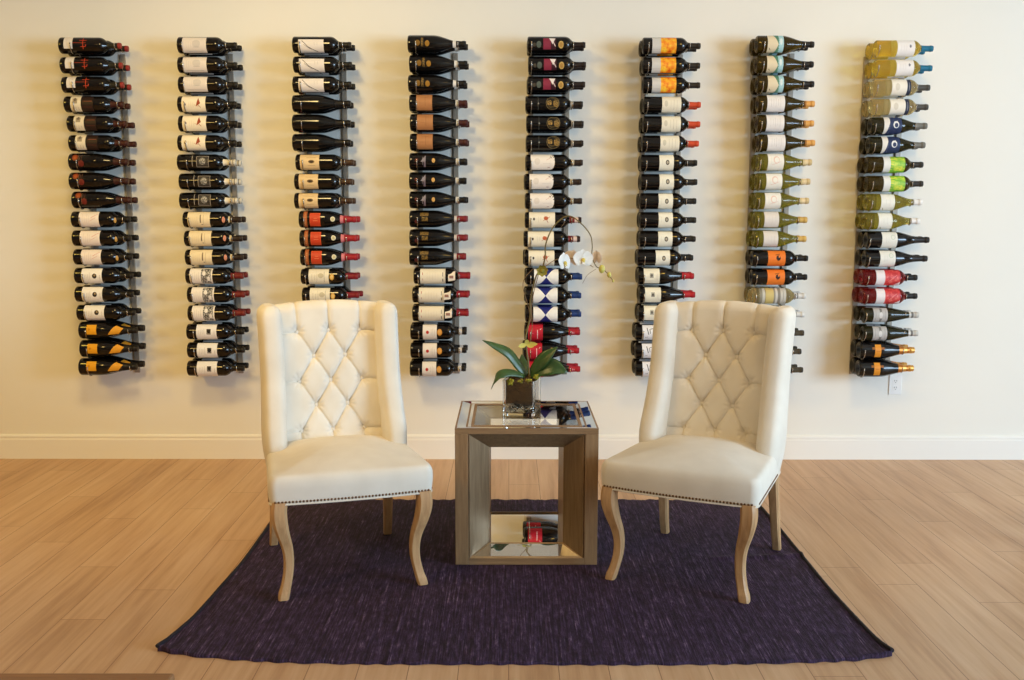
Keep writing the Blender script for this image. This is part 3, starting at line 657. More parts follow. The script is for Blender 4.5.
COLS = [
 ('AAABBBCCCDDDEEEFFF', [-271, -269, -267, -260, -249, -246, -251, -254, -245, -255, -255, -254, -254, -257, -252, -245, -245, -256]),
 ('GGGHHHIIIJJJKKKLLL', [-233, -235, -236, -244, -244, -252, -258, -253, -255, -240, -237, -236, -238, -233, -234, -245, -245, -250]),
 ('MMMNNNOOOPPPQQQLLL', [-244, -243, -248, -253, -255, -257, -243, -252, -255, -233, -231, -230, -230, -226, -230, -240, -240, -242]),
 ('SSSTTTUUUVVVWWWXXX', [-246, -239, -246, -241, -238, -240, -244, -246, -246, -247, -248, -250, -228, -236, -237, -249, -250, -254]),
 (['Y']*3+['Z']*3+['AA']*3+['AB']*3+['AC']*3+['AD']*3, [86, 90, 87, 76, 81, 81, 79, 73, 77, 75, 69, 73, 82, 78, 79, 74, 70, 77]),
 (['AE']*3+['AF']*3+['AG']*6+['AH']*3+['AI']*3, [79, 79, 82, 88, 88, 83, 77, 80, 77, 79, 79, 68, 75, 84, 80, 66, 66, 70]),
 (['AJ']*3+['AK']*3+['AL']*3+['AM']*2+['AN']*2+['AO']*2+['AP']*3, [73, 74, 81, 88, 88, 98, 86, 81, 78, 73, 72, 85, 85, 82, 77, 80, 69, 82]),
 (['AQ']*2+['AR']*2+['AS']*2+['AT']*2+['AU']*2+['AV']*2+['AW']*2+['AX']*2+['AY']*2, [99, 99, 93, 89, 89, 84, 79, 84, 85, 77, 134, 129, 80, 85, 99, 101, 86, 86]),
]
ANG = {}                                   # a slight roll of each bottle on its cradle
rj = random.Random(11)
tagb = None
def bottle(kind, X, y, z, label, group, roll, sag):
    k = K[kind]
    t = thing('wine_bottle', label, 'wine bottle', (X, y, z+sag), 0, group)
    t.rotation_euler = (roll, 0, 0)
    obj('bottle_body', k.body, t); obj('capsule', k.cap, t)
    for lm in k.labels: obj('label', lm, t)
    return t
def neck_tag(parent, k, dx):
    b = MB(); m1, m2 = lab((232, 220, 204)), lab((150, 110, 96))
    x0 = .19+dx; r = .026
    pts = [(-.030, .022), (-.046, .006), (-.0475, -.014), (-.044, -.026)]
    b.grid([[(x0+sx, y, z+.006*(1 if sx else 0)) for (y, z) in pts] for sx in (0, .038)], m1, smooth=True)
    b.grid([[(x0+sx, y+.001, z+.006*(1 if sx else 0)) for (y, z) in pts] for sx in (0, .038)], m1, smooth=True)
    b.grid([[(x0+.006+sx, y-.0009, z) for (y, z) in [(-.0462, .005), (-.0475, -.010)]] for sx in (0, .022)], m2)
    b.tube([(x0+.038, -.03, .026), (x0+.046, -.012, .024), (x0+.05, .012, .018), (x0+.05, .018, -.004)], .0012, m2, 6)
    o = obj('neck_tag', b, parent); o['label'] = 'white folded paper tag hung on the neck'
HIDDEN = {(2, r) for r in (15, 16, 17)}
for ci, (kinds, offs) in enumerate(COLS):
    for r in range(NR):
        kd = kinds[r]; k = K[kd]
        z = ZT[ci]-PITCH[ci]*r
        x0 = RX[ci]+offs[r]/1000-(k.L if ci >= 4 else 0)
        if ci < 4: x0 += .002
        place = ROWW[r]+' row, '+RACK[ci]
        grp = 'wine bottles on the '+RACK[ci]
        sag = k.tab[4][1]-.0455
        t = bottle(kd, x0, YFR, z, 'front '+k.front+', '+place, grp, rad(rj.uniform(-4, 4)), sag)
        if kd == 'W': neck_tag(t, k, [.0, -.018, -.01][r-12])
        if (ci, r) in ((5, 2),): continue          # this cradle holds one bottle only
        bottle(kd, x0+rj.uniform(-.006, .006), YR, z, 'rear '+k.rear+', '+place, grp, rad(rj.uniform(-8, 8)), sag)

# ------------------------------------------------------------------ wing chairs
def back_surface():
    b = MB(); HW = .222
    y0, z0, z1 = .165, .40, .992; slope = .135/.57; R = .043
    n_ = Vector((0, -1, slope)).normalized(); up = Vector((0, slope, 1)).normalized()
    path = []                                 # (point, normal, z-like coordinate of the front face)
    L = (z1-z0)/up.z; N = 165
    for i in range(N+1):
        s = L*i/N; p = Vector((0, y0+slope*(z0-.47), z0))+up*s; path.append((p, n_, p.z, 1))
    c = path[-1][0]-n_*R
    for i in range(1, 17):
        a = PI*i/16; d = n_*math.cos(a)+up*math.sin(a); path.append((c+d*R, d, z1+R*a*.8, max(0, 1-i/11)))
    e = path[-1][0]
    for i in range(1, 9): path.append((e-up*L*i/8, -n_, 2, 0))
    B = [(x, .913) for x in (-.130, 0, .130)]+[(x, .815) for x in (-.065, .065)]+[(x, .719) for x in (-.130, 0, .130)]
    B += [(x, .622) for x in (-.065, .065)]+[(x, .519) for x in (-.130, 0, .130)]
    segs = []
    for p in B:
        for q in B:
            if .08 < p[1]-q[1] < .12 and abs(abs(p[0]-q[0])-.065) < .01: segs.append((p, q, 1))
    for x in (-.13, 0, .13): segs.append(((x, .913), (x*1.06, 1.14), .75)); segs.append(((x, .519), (x, .40), .8))
    for z in (.913, .719, .519):
        for sg in (-1, 1): segs.append(((sg*.13, z), (sg*.24, z-.004), .75))
    def h(x, z):
        v = 0; best = 9; wgt = 1
        for (p, q, w) in segs:
            dx, dz = q[0]-p[0], q[1]-p[1]; t = max(0, min(1, ((x-p[0])*dx+(z-p[1])*dz)/(dx*dx+dz*dz)))
            # creases are slightly bowed
            cx, cz = p[0]+dx*t, p[1]+dz*t
            d = math.hypot(x-cx, z-cz)
            dd = d/w
            if dd < best: best = dd
        v -= .0055*math.exp(-(best/.018)**2)+.0075*math.exp(-(best/.0034)**2)
        for p in B:
            d2 = (x-p[0])**2+(z-p[1])**2
            if d2 < .008: v -= .0165*math.exp(-d2/.00042)
            if d2 < .004 and d2 > 0:
                an = math.atan2(z-p[1], x-p[0]); v -= .0016*math.exp(-((math.sqrt(d2)-.022)/.012)**2)*math.cos(an*9+p[0]*40)
        return v+.010
    NXX = 116; rows = []
    for (p, nn, zz, w) in path:
        row = []
        for i in range(NXX+1):
            x = -HW+2*HW*i/NXX
            off = h(x, zz)*w if w > 0 else 0
            q = p+nn*off
            arch = .016*(1-(x/HW)**2)*max(0, min(1, (p.z-.7)/.3))
            row.append((x, q.y+.012*(abs(x)/HW)**3*-1, q.z+arch))
        rows.append(row)
    b.grid(rows, M['linen'])
    cap0 = [r[0] for r in rows]; cap1 = [r[-1] for r in rows]
    b.add(cap0, [tuple(range(len(cap0)))], M['linen'], False); b.add(cap1, [tuple(range(len(cap1)))[::-1]], M['linen'], False)
    spots = []
    for (x, z) in B:
        p = Vector((x, y0+slope*(z-.47), z))+n_*(h(x, z)+.0035)
        spots.append((x, p.y-.012*(abs(x)/HW)**3, p.z+.016*(1-(x/HW)**2)*max(0, min(1, (z-.7)/.3))))
    return b.mesh('back_cushion'), spots
def rrect(x0, x1, y0, y1, r, z, n=6, bow=0):
    pts = []
    for (cx, cy, a0) in ((x1-r, y1-r, 0), (x0+r, y1-r, 90), (x0+r, y0+r, 180), (x1-r, y0+r, 270)):
        for k in range(n+1):
            a = rad(a0+90*k/n); pts.append((cx+r*math.cos(a), cy+r*math.sin(a), z))
        # points along the straight run to the next corner
        nx = {0: (x0+r, y1), 90: (x0, y0+r), 180: (x1-r, y0), 270: (x1, y1-r)}[a0]
        p = pts[-1]
        for k in range(1, 8): pts.append((p[0]+(nx[0]-p[0])*k/8, p[1]+(nx[1]-p[1])*k/8, z))
    return pts
SW = .303
def seat_xy(x, y, z):
    w = 1-.115*(y+.335)/.57
    bow = -.016*(1-(x/SW)**2)*max(0, -y/.335) if y < 0 else 0
    return (x*w, y+bow, z)
def seat_mesh():
    b = MB(); rings = []
    Y0, Y1 = -.335, .235
    lv = [(.362, .006, 0), (.3635, .001, 0), (.368, 0, 0), (.39, -.003, 0), (.42, -.005, 0), (.445, -.004, 0), (.458, 0, 0), (.467, .005, .02), (.474, .013, .1), (.480, .024, .25),
          (.488, .045, .45), (.497, .08, .65), (.505, .12, .8), (.511, .165, .92), (.514, .21, .98), (.515, .255, 1)]
    for z, ins, cr in lv:
        ring = rrect(-SW+ins, SW-ins, Y0+ins, Y1-ins, max(.008, .032-ins*.12), z)
        rings.append([seat_xy(x, y, zz-.034*cr*(x/SW)**2-.010*cr*((y+.05)/.285)**2) for (x, y, zz) in ring])
    b.loft(rings, M['linen']); return b.mesh('seat')
def wing_mesh(sg):
    b = MB(); rings = []
    YFt = [(.37, .075), (.42, .035), (.47, .022), (.53, .035), (.60, .072), (.68, .108), (.78, .142), (.88, .168), (.97, .19), (1.04, .21)]
    OUT = [(.37, .274), (.45, .288), (.52, .292), (.62, .288), (.75, .285), (.9, .287), (1.04, .290)]
    zs = [.366, .37, .38, .40]+[.40+.0255*i for i in range(1, 24)]+[.995, 1.006, 1.015, 1.022, 1.0275, 1.031, 1.0325]
    for z in zs:
        yf = smooth_tab(YFt, z); yb = .165+.2368*(z-.47)+.088; ox = smooth_tab(OUT, z); th = .096
        sh = 0
        if z > .99: sh = 1-math.sqrt(max(0, 1-((z-.99)/.0432)**2))
        if z < .38: sh = max(sh, (.38-z)/.014*.12)
        cx = ox-th/2; cy = (yf+yb)/2; ax = th/2*(1-sh*.8); ay = (yb-yf)/2*(1-sh*.32)
        ring = []
        for k in range(40):
            a = 2*PI*k/40; c, s = math.cos(a), math.sin(a); e = 2/3.1
            ring.append((sg*(cx+ax*math.copysign(abs(c)**e, c)), cy+ay*math.copysign(abs(s)**e, s), z))
        rings.append(ring)
    b.loft(rings, M['linen']); return b.mesh('wing')
def sq_sweep(b, path, m):
    rings = []
    for (x, y, z, w, d) in path:
        c = min(w, d)*.18; hw, hd = w/2, d/2
        rings.append([(x+i, y+j, z) for i, j in ((hw-c, -hd), (hw, -hd+c), (hw, hd-c), (hw-c, hd), (-hw+c, hd), (-hw, hd-c), (-hw, -hd+c), (-hw+c, -hd))])
    b.loft(rings, m, smooth=False)
def front_leg(sg):
    b = MB()
    OFF = [(0, .014), (.02, .010), (.05, .001), (.10, -.009), (.15, -.011), (.20, -.004), (.25, .010), (.30, .020), (.34, .022), (.372, .018)]
    WD = [(0, .037), (.02, .040), (.045, .036), (.12, .036), (.18, .040), (.25, .050), (.30, .056), (.372, .056)]
    path = []
    for i in range(32):
        z = .372*i/31; o = smooth_tab(OFF, z); w = smooth_tab(WD, z)
        path.append((sg*(.248+o), -.300-o*.9, z, w, w))
    sq_sweep(b, path, M['leg']); return b.mesh('leg')
def back_leg(sg):
    b = MB(); path = []
    for i in range(10):
        f = i/9; z = .42*f
        path.append((sg*(.246-.012*f), .325-.10*f**.8, z, .033+.012*f, .036+.014*f))
    sq_sweep(b, path, M['leg']); return b.mesh('leg')
back_me, spots = back_surface()
seat_me = seat_mesh()
wings = {s: wing_mesh(s) for s in (-1, 1)}
legs = [front_leg(-1), front_leg(1), back_leg(-1), back_leg(1)]
bb = MB(); bb.blob((0, 0, 0), .0105, M['linen'], 14, (1, .62, 1)); button_me = bb.mesh('button')
nb = MB(); nb.blob((0, 0, 0), .0046, M['nail'], 10, (1, .7, 1)); nail_me = nb.mesh('nailhead')
nb = MB(); nb.blob((0, 0, 0), .0046, M['nail'], 10, (.7, 1, 1)); nail_side_me = nb.mesh('nailhead')
wb = MB()
wl = [seat_xy(*q) for q in rrect(-SW, SW, -.336, .235, .032, .3655)]
wb.grid([[(wl[i][0]*1.0, wl[i][1], .3655+.0032*math.sin(2*PI*k/6)) if k not in (0, 1, 5) else (wl[i][0]+(.0028 if wl[i][0] > 0 else -.0028)*(abs(wl[i][0]) > .24), wl[i][1]-(.0028 if wl[i][1] < -.3 else 0), .3655+.0032*math.sin(2*PI*k/6)) for k in range(6)] for i in list(range(len(wl)))+[0]], M['linen'], True)
welt_me = wb.mesh('welt')
def chair(loc, rz, label):
    t = thing('wing_chair', label, 'chair', (loc[0], loc[1], .010), rad(rz), 'tufted wing chairs on the rug')
    obj('seat', seat_me, t); o = obj('back_cushion', back_me, t); o['label'] = 'button-tufted back panel'
    for s in (-1, 1): obj('wing', wings[s], t)
    for lg in legs: o = obj('leg', lg, t); o['label'] = 'pale oak leg'
    for p in spots: obj('button', button_me, t, p)
    obj('welt', welt_me, t)
    for i in range(46):
        x = -.283+.566*i/45
        obj('nailhead', nail_me, t, seat_xy(x, -.3362, .3745))
    for s in (-1, 1):
        for i in range(27):
            y = -.305+.0165*i; q = seat_xy(s*(SW+.0012), y, .3745)
            obj('nailhead', nail_side_me, t, q)
    return t
chair((-.675, -1.765), 17.5, 'cream tufted wing chair left of the mirrored table')
chair((.771, -1.766), -26.5, 'cream tufted wing chair right of the mirrored table')

# ------------------------------------------------------------------ mirrored cube table
TX, TY, H = .0708, -1.495, .563          # centre and height
HW = .286
tb = thing('mirrored_side_table', 'hollow cube side table of taupe wood and mirror between the chairs', 'side table', (TX, TY, .0105))
P = .053
def piece(name, a, c, m, bev=.0015):
    b = MB(); b.box(a, c, m, bev); return obj(name, b, tb)
for sx in (-1, 1):
    for sy in (-1, 1): piece('post', (sx*HW, sy*HW, 0), (sx*(HW-P), sy*(HW-P), H-.024), M['taupe'], .002)
for s in (-1, 1):
    piece('top_rail', (-HW, s*HW, H-.024), (HW, s*(HW-.050), H-.004), M['taupe_h']); piece('top_rail', (s*HW, -HW+.05, H-.024), (s*(HW-.050), HW-.05, H-.004), M['taupe'])
    piece('bottom_rail', (-HW+P, s*HW, 0), (HW-P, s*(HW-.02), .028), M['taupe_h']); piece('bottom_rail', (s*HW, -HW+P, 0), (s*(HW-.02), HW-P, .028), M['taupe'])
    # thin raised outer lip of the top
    piece('top_lip', (-HW, s*HW, H-.006), (HW, s*(HW-.007), H), M['taupe_h'], 0); piece('top_lip', (s*HW, -HW+.007, H-.006), (s*(HW-.007), HW-.007, H), M['taupe'], 0)
# top: four mitred mirror strips, an inner wooden strip, a clear glass centre
def trap(b, o0, o1, m, t=.004):
    # panel between two rectangles' matching edges: o0 = outer (a,b) pair of points, o1 = inner pair
    A, B_, C, D = Vector(o0[0]), Vector(o0[1]), Vector(o1[1]), Vector(o1[0])
    n = (B_-A).cross(D-A).normalized()*t
    v = [A, B_, C, D, A-n, B_-n, C-n, D-n]
    b.add(v, [(0, 1, 2, 3), (7, 6, 5, 4), (0, 4, 5, 1), (1, 5, 6, 2), (2, 6, 7, 3), (3, 7, 4, 0)], m, False)
def quad_ring(a, za, c, zc, fn):
    ca = [(-a, -a, za), (a, -a, za), (a, a, za), (-a, a, za)]; cc = [(-c, -c, zc), (c, -c, zc), (c, c, zc), (-c, c, zc)]
    for i in range(4): fn((ca[i], ca[(i+1) % 4]), (cc[i], cc[(i+1) % 4]))
def mk_top(o0, o1):
    b = MB(); trap(b, o0, o1, M['mirror'], .003); obj('top_mirror', b, tb)
quad_ring(HW-.007, H-.0005, HW-.062, H-.006, mk_top)
b = MB()
def mk_strip(o0, o1): trap(b, o0, o1, M['taupe_h'], .012)
quad_ring(HW-.062, H-.003, HW-.074, H-.003, mk_strip)
obj('glass_surround', b, tb)
b = MB(); b.box((-HW+.0745, -HW+.0745, H-.011), (HW-.0745, HW-.0745, H-.005), M['glass']); o = obj('glass_top', b, tb); o['label'] = 'clear glass centre pane'
# bevelled mirror panels leading into the square throat, front and back
OX, OZ0, OZ1 = .2285, .028, .536
IX, IZ0, IZ1, DEP = .151, .068, .470, .078
for s in (-1, 1):
    yo, yi = s*(HW-.003), s*(HW-DEP); IZ1 = .468 if s < 0 else .492
    oc = [(-OX, yo, OZ0), (OX, yo, OZ0), (OX, yo, OZ1), (-OX, yo, OZ1)]
    ic = [(-IX, yi, IZ0), (IX, yi, IZ0), (IX, yi, IZ1), (-IX, yi, IZ1)]
    for i in range(4):
        j = (i+1) % 4
        A, B_, C, D = [Vector(q) for q in (oc[i], oc[j], ic[j], ic[i])]
        ctr = (A+B_+C+D)/4
        n = (B_-A).cross(D-A).normalized()
        inward = Vector((0, 0, .3))-ctr; inward.y = 0
        if n.dot(inward) < 0: n = -n
        b = MB()
        q = [A, B_, C, D]
        b.add(q+[p-n*.006 for p in q], [(0, 1, 2, 3), (7, 6, 5, 4), (0, 4, 5, 1), (1, 5, 6, 2), (2, 6, 7, 3), (3, 7, 4, 0)], M['lip'] if i == 0 else M['panel'], False)
        o = obj('bevel_panel', b, tb)
        if i != 0: continue
        ins = []
        for p, e in zip(q, (0, 1, 2, 3)):
            ins.append(p+(ctr-p)*.0+n*.001)
        e1, e2 = (B_-A).normalized(), ((D+C)/2-(A+B_)/2).normalized()
        w = .009
        ins = [A+e1*w*1.6+e2*w, B_-e1*w*1.6+e2*w, C-e1*w*.4-e2*w, D+e1*w*.4-e2*w]
        b = MB(); v = [p+n*.0012 for p in ins]+[p-n*.0005 for p in ins]
        b.add(v, [(0, 1, 2, 3), (7, 6, 5, 4), (0, 4, 5, 1), (1, 5, 6, 2), (2, 6, 7, 3), (3, 7, 4, 0)], M['mirror'], False)
        obj('bevel_mirror', b, o)
yt = HW-DEP
for s in (-1, 1):
    b = MB(); b.box((s*IX, -yt, IZ0-.01), (s*(IX+.008), yt, .468), M['taupe']); obj('throat_wall', b, tb)
    # mirrored outer side faces
    b = MB(); b.box((s*(HW-.012), -HW+P, .028), (s*(HW-.018), HW-P, H-.024), M['mirror']); obj('side_mirror', b, tb)
b = MB(); b.box((-IX, -yt, IZ0-.012), (-.0005, yt, IZ0-.004), M['mirror']); b.box((.0005, -yt, IZ0-.012), (IX, yt, IZ0-.004), M['mirror'])
o = obj('floor_mirror', b, tb); o['label'] = 'flat mirror on the floor of the opening'
b = MB(); b.box((-IX, yt-.006, IZ0-.012), (IX, yt, IZ0+.002), M['taupe_h']); obj('mirror_edge', b, tb)

# ------------------------------------------------------------------ orchid in a glass cube
VX, VY, VZ = .055, -1.468, .0105+H-.0045
orc = thing('potted_orchid', 'white orchid in square glass vase on the mirrored table', 'orchid', (VX, VY, VZ))
S = .070; VROT = rad(-12)
b = MB()
def ring4(a, z, r=.006): return rrect(-a, a, -a, a, r, z, 3)
b.loft([ring4(S-.002, 0), ring4(S, .002), ring4(S, .153), ring4(S-.003, .155), ring4(S-.0065, .153), ring4(S-.0075, .016), ring4(S-.012, .013)], M['glass'], True, True, False)
obj('vase', b, orc).rotation_euler.z = VROT
b = MB(); rg = []
rv = random.Random(5)
for z in (.052, .056, .08, .11, .14, .150):
    rg.append([(x*rv.uniform(.975, .995)*.985, y*rv.uniform(.975, .995)*.985, z+rv.uniform(-.004, .004)) for x, y, _ in ring4(S-.009, z, .012)])
b.loft(rg, M['bark'])
for _ in range(60):
    a = rv.uniform(0, 2*PI); r_ = .054*math.sqrt(rv.random())
    b.blob((r_*math.cos(a), r_*math.sin(a), .150+rv.uniform(-.004, .006)), rv.uniform(.006, .012), M['bark'], 7, (1.4, .8, .7))
obj('potting_bark', b, orc).rotation_euler.z = VROT
b = MB()
for _ in range(70):
    x, y = rv.uniform(-.047, .047), rv.uniform(-.047, .047)
    b.blob((x, y, .023+rv.random()*.024), rv.uniform(.007, .010), M['glass'], 8, (1.2, 1.1, .75))
o = obj('glass_pebbles', b, orc); o.rotation_euler.z = VROT; o['kind'] = 'stuff'
for (cx, cy, cz, R) in ((-.05, -.055, .146, .021), (.028, -.058, .150, .019), (.062, -.04, .168, .018), (-.006, -.06, .149, .014), (.036, -.062, .128, .010), (.05, .04, .158, .02), (-.05, .04, .155, .018)):
    b = MB()
    for _ in range(26):
        d = Vector((rv.gauss(0, 1), rv.gauss(0, 1), rv.gauss(0, 1))).normalized()*R*rv.uniform(.2, .8)
        b.blob((cx+d.x, cy+d.y*.7, cz+d.z*.75), R*rv.uniform(.16, .34), M['moss'], 6)
    obj('moss_clump', b, orc)
def leaf(path, widths, m, fold=.25, side=(0, 1, 0)):
    b = MB(); pts = spline(path, 6); n = len(pts); rows = []; sd = Vector(side).normalized()
    for i, p in enumerate(pts):
        t = (pts[min(i+1, n-1)]-pts[max(i-1, 0)]).normalized(); w = sd-t*sd.dot(t); w.normalize(); up = t.cross(w)
        hw = smooth_tab([(k/(len(widths)-1), v) for k, v in enumerate(widths)], i/(n-1))
        top = [p+w*hw*q+up*hw*fold*abs(q) for q in (-1, -.6, -.25, 0, .25, .6, 1)]
        rows.append(top+[q-up*.0018 for q in top[::-1]])
    b.loft(rows, m, True, True)
    return b
Z0 = lambda z: z-VZ
def wp(x, z, y=0): return (x-VX, y, Z0(z))
for path, wd, sd in (
   ([wp(.075, .735), wp(.045, .775, -.01), wp(-.0, .835, -.03), wp(-.06, .868, -.045), wp(-.112, .892, -.055)], [.012, .022, .024, .015, .001], (.35, .55, .5)),
   ([wp(.065, .735, -.02), wp(.01, .755, -.05), wp(-.035, .752, -.075), wp(-.06, .725, -.088), wp(-.074, .690, -.09)], [.010, .018, .022, .018, .002], (.2, .75, .6)),
   ([wp(.085, .735, -.01), wp(.12, .78, -.03), wp(.155, .82, -.04), wp(.203, .862, -.04)], [.010, .024, .026, .002], (-.45, .35, .65)),
   ([wp(.085, .735, -.01), wp(.13, .765, -.035), wp(.185, .778, -.05), wp(.242, .756, -.06)], [.012, .033, .036, .006], (-.1, .45, .9)),
   ([wp(.07, .735, .02), wp(.06, .78, .05), wp(.055, .81, .09)], [.012, .02, .002], (1, .1, .1))):
    obj('leaf', leaf(path, wd, M['leaf'], .22, sd), orc)
b = MB()
main = [wp(.088, .71, -.02), wp(.084, .771, -.02), wp(.074, .848, -.02), wp(.070, .90, -.02), wp(.088, .985, -.02), wp(.09, 1.06, -.02), wp(.112, 1.155, -.02), wp(.137, 1.19, -.02), wp(.150, 1.24, -.02), wp(.153, 1.295, -.02), wp(.186, 1.366, -.02), wp(.243, 1.408, -.03), wp(.298, 1.376, -.04), wp(.335, 1.33, -.045), wp(.343, 1.288, -.05), wp(.343, 1.24, -.05), wp(.362, 1.20, -.05), wp(.384, 1.192, -.05), wp(.408, 1.172, -.05), wp(.434, 1.138, -.05)]
mp_ = spline(main, 6); b.tube(mp_, [.0042-.0026*i/(len(mp_)-1) for i in range(len(mp_))], M['stem'], 8)
stem = obj('flower_stem', b, orc)
for pth, r_ in (([wp(.10, 1.19, -.03), wp(.065, 1.15, -.03), wp(.058, 1.11, -.03), wp(.075, 1.05, -.025), wp(.09, .99, -.02)], .0014),
            ([wp(.125, 1.175, -.03), wp(.105, 1.10, -.03), wp(.093, 1.02, -.03), wp(.097, .95, -.02), wp(.088, .86, -.02)], .0017),
            ([wp(.152, 1.20, -.03), wp(.19, 1.225, -.03), wp(.235, 1.235, -.035), wp(.30, 1.225, -.04), wp(.35, 1.197, -.045)], .0016),
            ([wp(.235, 1.235, -.035), wp(.228, 1.236, -.08), wp(.220, 1.224, -.122)], .0013),
            ([wp(.36, 1.19, -.05), wp(.325, 1.165, -.05), wp(.305, 1.13, -.05)], .0009),
            ([wp(.238, 1.41, -.03), wp(.225, 1.375, -.03), wp(.20, 1.345, -.03)], .0008)):
    b = MB(); b.tube(spline(pth, 6), r_, M['twig'], 6); obj('tendril', b, stem)
def petal(b, c, d, nrm, L, W, m, cup=.12):
    c, d, nrm = Vector(c), Vector(d).normalized(), Vector(nrm).normalized()
    w = d.cross(nrm).normalized(); rows = []
    for i in range(9):
        f = i/8; hw = W*(math.sin(PI*min(1, f*.93+.07))**.7)*(1 if f < .97 else .6)
        ce = c+d*L*f+nrm*cup*L*(f*f-.3*f)
        rows.append([ce+w*hw*q+nrm*(.14*hw*q*q) for q in (-1, -.6, -.2, .2, .6, 1)])
    b.grid(rows, m); b.grid([[p-nrm*.0008 for p in r] for r in rows], m)
def flower(c, face, up, s, m, name='flower'):
    face = Vector(face).normalized(); up = Vector(up); up = (up-face*up.dot(face)).normalized(); rt = up.cross(face).normalized()
    root = MB()
    for a, L, W in ((90, .034, .014), (215, .034, .013), (325, .034, .013)):
        petal(root, c, rt*math.cos(rad(a))+up*math.sin(rad(a)), face, L*s, W*s, m)
    for a in (12, 168): petal(root, Vector(c)+face*.002, rt*math.cos(rad(a))+up*math.sin(rad(a)), face, .037*s, .0235*s, m, .06)
    o = obj(name, root, stem)
    b = MB(); q = Vector(c)+face*.006*s
    b.blob(q-up*.004*s, .0065*s, M['lip_yellow'], 10, (1, 1, 1.1)); b.blob(q-up*.011*s, .005*s, M['lip_yellow'], 8, (1.2, .9, 1))
    petal(b, q-up*.006*s, (-up+face*.5), face, .016*s, .006*s, M['petal'])
    l = obj('flower_lip', b, o); l['label'] = 'yellow centre of the flower'
    return o
for c, f, u, s, m in ((wp(.305, 1.232, -.06), (.22, -1, .12), (0, 0, 1), 1.2, 'petal'),
                (wp(.222, 1.222, -.125), (.80, -.58, .12), (0, 0, 1), 1.2, 'petal'),
                (wp(.262, 1.232, -.03), (.35, .9, .15), (.25, 0, 1), 1.12, 'petal_back'),
                (wp(.362, 1.236, -.035), (.8, .45, .1), (0, 0, 1), .95, 'petal_back')):
    flower(c, f, u, s, M[m])
b = MB(); c = Vector(wp(.137, 1.182, -.04))
for k in range(7):
    a = 2*PI*k/7+.2; petal(b, c, (math.cos(a), -.25, math.sin(a)), (0, -1, 0), .026, .011, M['wilt'], .2)
b.blob(c, .011, M['wilt'], 10)
o = obj('wilted_flower', b, stem); o['label'] = 'olive-yellow withered bloom'
b = MB(); c = Vector(wp(.073, .872, -.035))
for d, L in (((-.7, -.1, -.2), .036), ((.9, -.2, .05), .048), ((.2, -.2, .8), .022), ((.75, -.3, -.2), .034)): petal(b, c, d, (0, -1, .2), L, .010, M['bud'], .15)
o = obj('bract', b, stem); o['label'] = 'pale green bract on the stem'
for (x, z, s, tilt) in ((.384, 1.190, .0155, .3), (.415, 1.166, .0105, .7), (.432, 1.140, .005, .6)):
    b = MB(); b.blob(wp(x, z, -.05), s, M['bud'], 12, (.85, .85, 1.15)); obj('bud', b, stem)

# ------------------------------------------------------------------ wall outlet
ol = thing('wall_outlet', 'white power outlet on the wall below the rightmost rack', 'outlet', (2.212, 0, .438))
b = MB(); b.box((-.036, 0, -.058), (.036, -.006, .058), M['plate'], .002); obj('cover_plate', b, ol)
for s in (-1, 1):
    b = MB(); b.loft([[(.017*math.cos(2*PI*k/20), y, s*.0195+.0145*max(-.9, min(.9, math.sin(2*PI*k/20)*1.1))) for k in range(20)] for y in (-.0055, -.0075)], M['plate'])
    o = obj('receptacle', b, ol)
    b = MB()
    for dx in (-.006, .006): b.box((dx-.0012, -.0074, s*.0195-.001), (dx+.0012, -.0079, s*.0195+.007), M['slot'])
    b.blob((0, -.0073, s*.0195-.0075), .0024, M['slot'], 8, (1, .3, 1)); obj('slots', b, o)

# ------------------------------------------------------------------ things at the edge of the frame
lt = thing('low_table', 'brown wooden table top edge at the lower left corner', 'table', (-1.32, -3.98, 0))
b = MB(); b.box((-.60, -.34, .415), (.60, .33, .45), M['brown_wood'], .006); obj('table_top', b, lt)
b = MB()
for s in (-1, 1): b.box((-.55, s*.27, .34), (.55, s*.25, .415), M['brown_wood'], .002)
obj('apron', b, lt)
for sx in (-1, 1):
    for sy in (-1, 1):
        b = MB(); sq_sweep(b, [(sx*.54, sy*.28, z, .035+.02*z/.415, .035+.02*z/.415) for z in (0, .1, .2, .3, .415)], M['brown_wood']); obj('leg', b, lt)
st = thing('wooden_stool', 'dark wooden stool foot at the right edge of the floor', 'stool', (2.449, -1.476, 0))
b = MB(); b.loft([[(.205*r*math.cos(2*PI*k/32), .205*r*math.sin(2*PI*k/32), z) for k in range(32)] for r, z in ((.94, .62), (1, .626), (1, .648), (.95, .655))], M['dark_wood']); obj('seat', b, st)
for a in (0, 90, 180, 270):
    b = MB(); d = Vector((math.cos(rad(a)), math.sin(rad(a)), 0))*.184
    b.tube([d+Vector((0, 0, z)) for z in (0, .2, .4, .622)], [.014, .017, .019, .019], M['dark_wood'], 10); obj('leg', b, st)

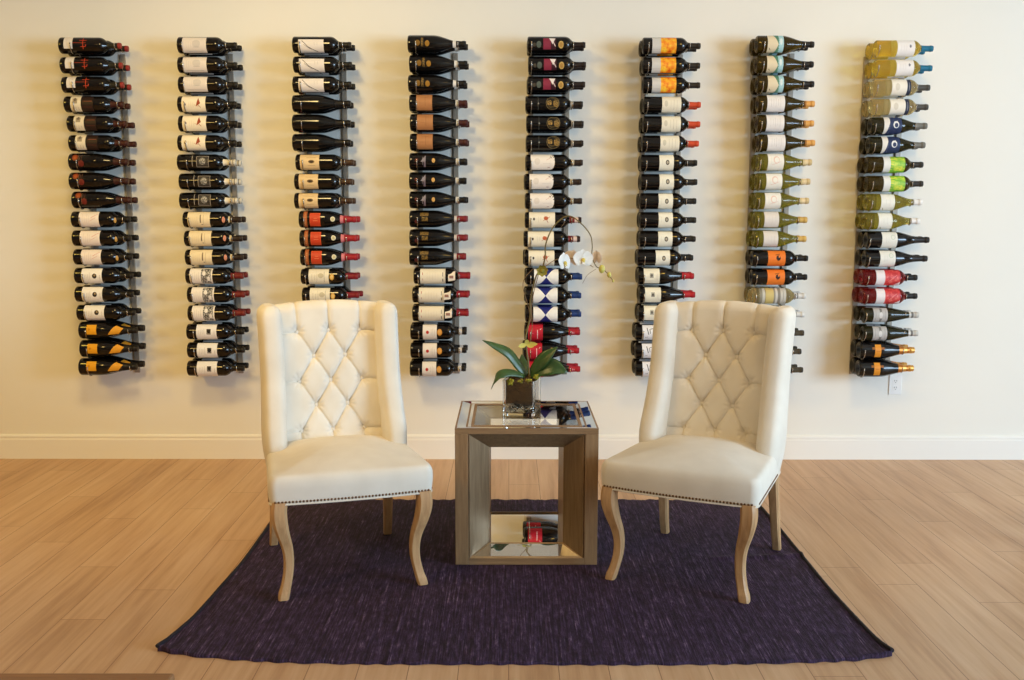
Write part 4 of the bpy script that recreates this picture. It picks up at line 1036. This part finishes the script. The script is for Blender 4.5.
# ------------------------------------------------------------------ light
def area(name, loc, target, sx, sy, power, col):
    l = bpy.data.lights.new(name, 'AREA'); l.shape = 'RECTANGLE'; l.size = sx; l.size_y = sy; l.energy = power; l.color = col
    o = bpy.data.objects.new(name, l); COL.objects.link(o); o.location = loc
    o.rotation_euler = (Vector(target)-Vector(loc)).to_track_quat('-Z', 'Y').to_euler()
    return o
area('window_daylight', (XR-.05, (WY0+WY1)/2, (WZ0+WZ1)/2+.1), (XR-3, (WY0+WY1)/2+.9, 1.5), 3.9, 2.3, 640, (.555, .785, 1.03))
def spot(name, loc, target, power, col, size=.3, ang=110):
    l = bpy.data.lights.new(name, 'SPOT'); l.energy = power; l.color = col; l.shadow_soft_size = size; l.spot_size = rad(ang); l.spot_blend = 1
    o = bpy.data.objects.new(name, l); COL.objects.link(o); o.location = loc
    o.rotation_euler = (Vector(target)-Vector(loc)).to_track_quat('-Z', 'Y').to_euler()
for (x, y), t, p, c in (((-3.8, -2.4), (-3.2, -.3, 1.2), 96, (1, .66, .10)), ((-1.3, -2.4), (-.9, -.3, 1.2), 160, (1, .72, .28)),
                        ((1.6, -2.4), (1.8, -.3, 1.2), 88, (1, .60, .10)), ((-3.0, -4.8), (-2.4, -2.8, 0), 230, (1, .62, .16))):
    spot('ceiling_can', (x, y, ZC-.34), t, p, c)
w = bpy.data.worlds.new('sky'); SC.world = w; w.use_nodes = True
w.node_tree.nodes['Background'].inputs[0].default_value = (.75, .87, 1, 1); w.node_tree.nodes['Background'].inputs[1].default_value = 1.0

# ------------------------------------------------------------------ camera
cam = bpy.data.cameras.new('camera'); co = bpy.data.objects.new('camera', cam); COL.objects.link(co)
cam.sensor_width = 36; cam.lens = 1016.16/1024*36; cam.clip_start = .05
co.matrix_world = Matrix.Translation((0, -5.7331, 1.4508)) @ Matrix.Rotation(-.0029, 4, 'Z') @ Matrix.Rotation(PI/2-.1317, 4, 'X') @ Matrix.Rotation(.0018, 4, 'Z')
SC.camera = co
vs = SC.view_settings
vs.view_transform = 'Standard'; vs.look = 'None'; vs.gamma = 1; vs.use_curve_mapping = False
vs.exposure = 0.0
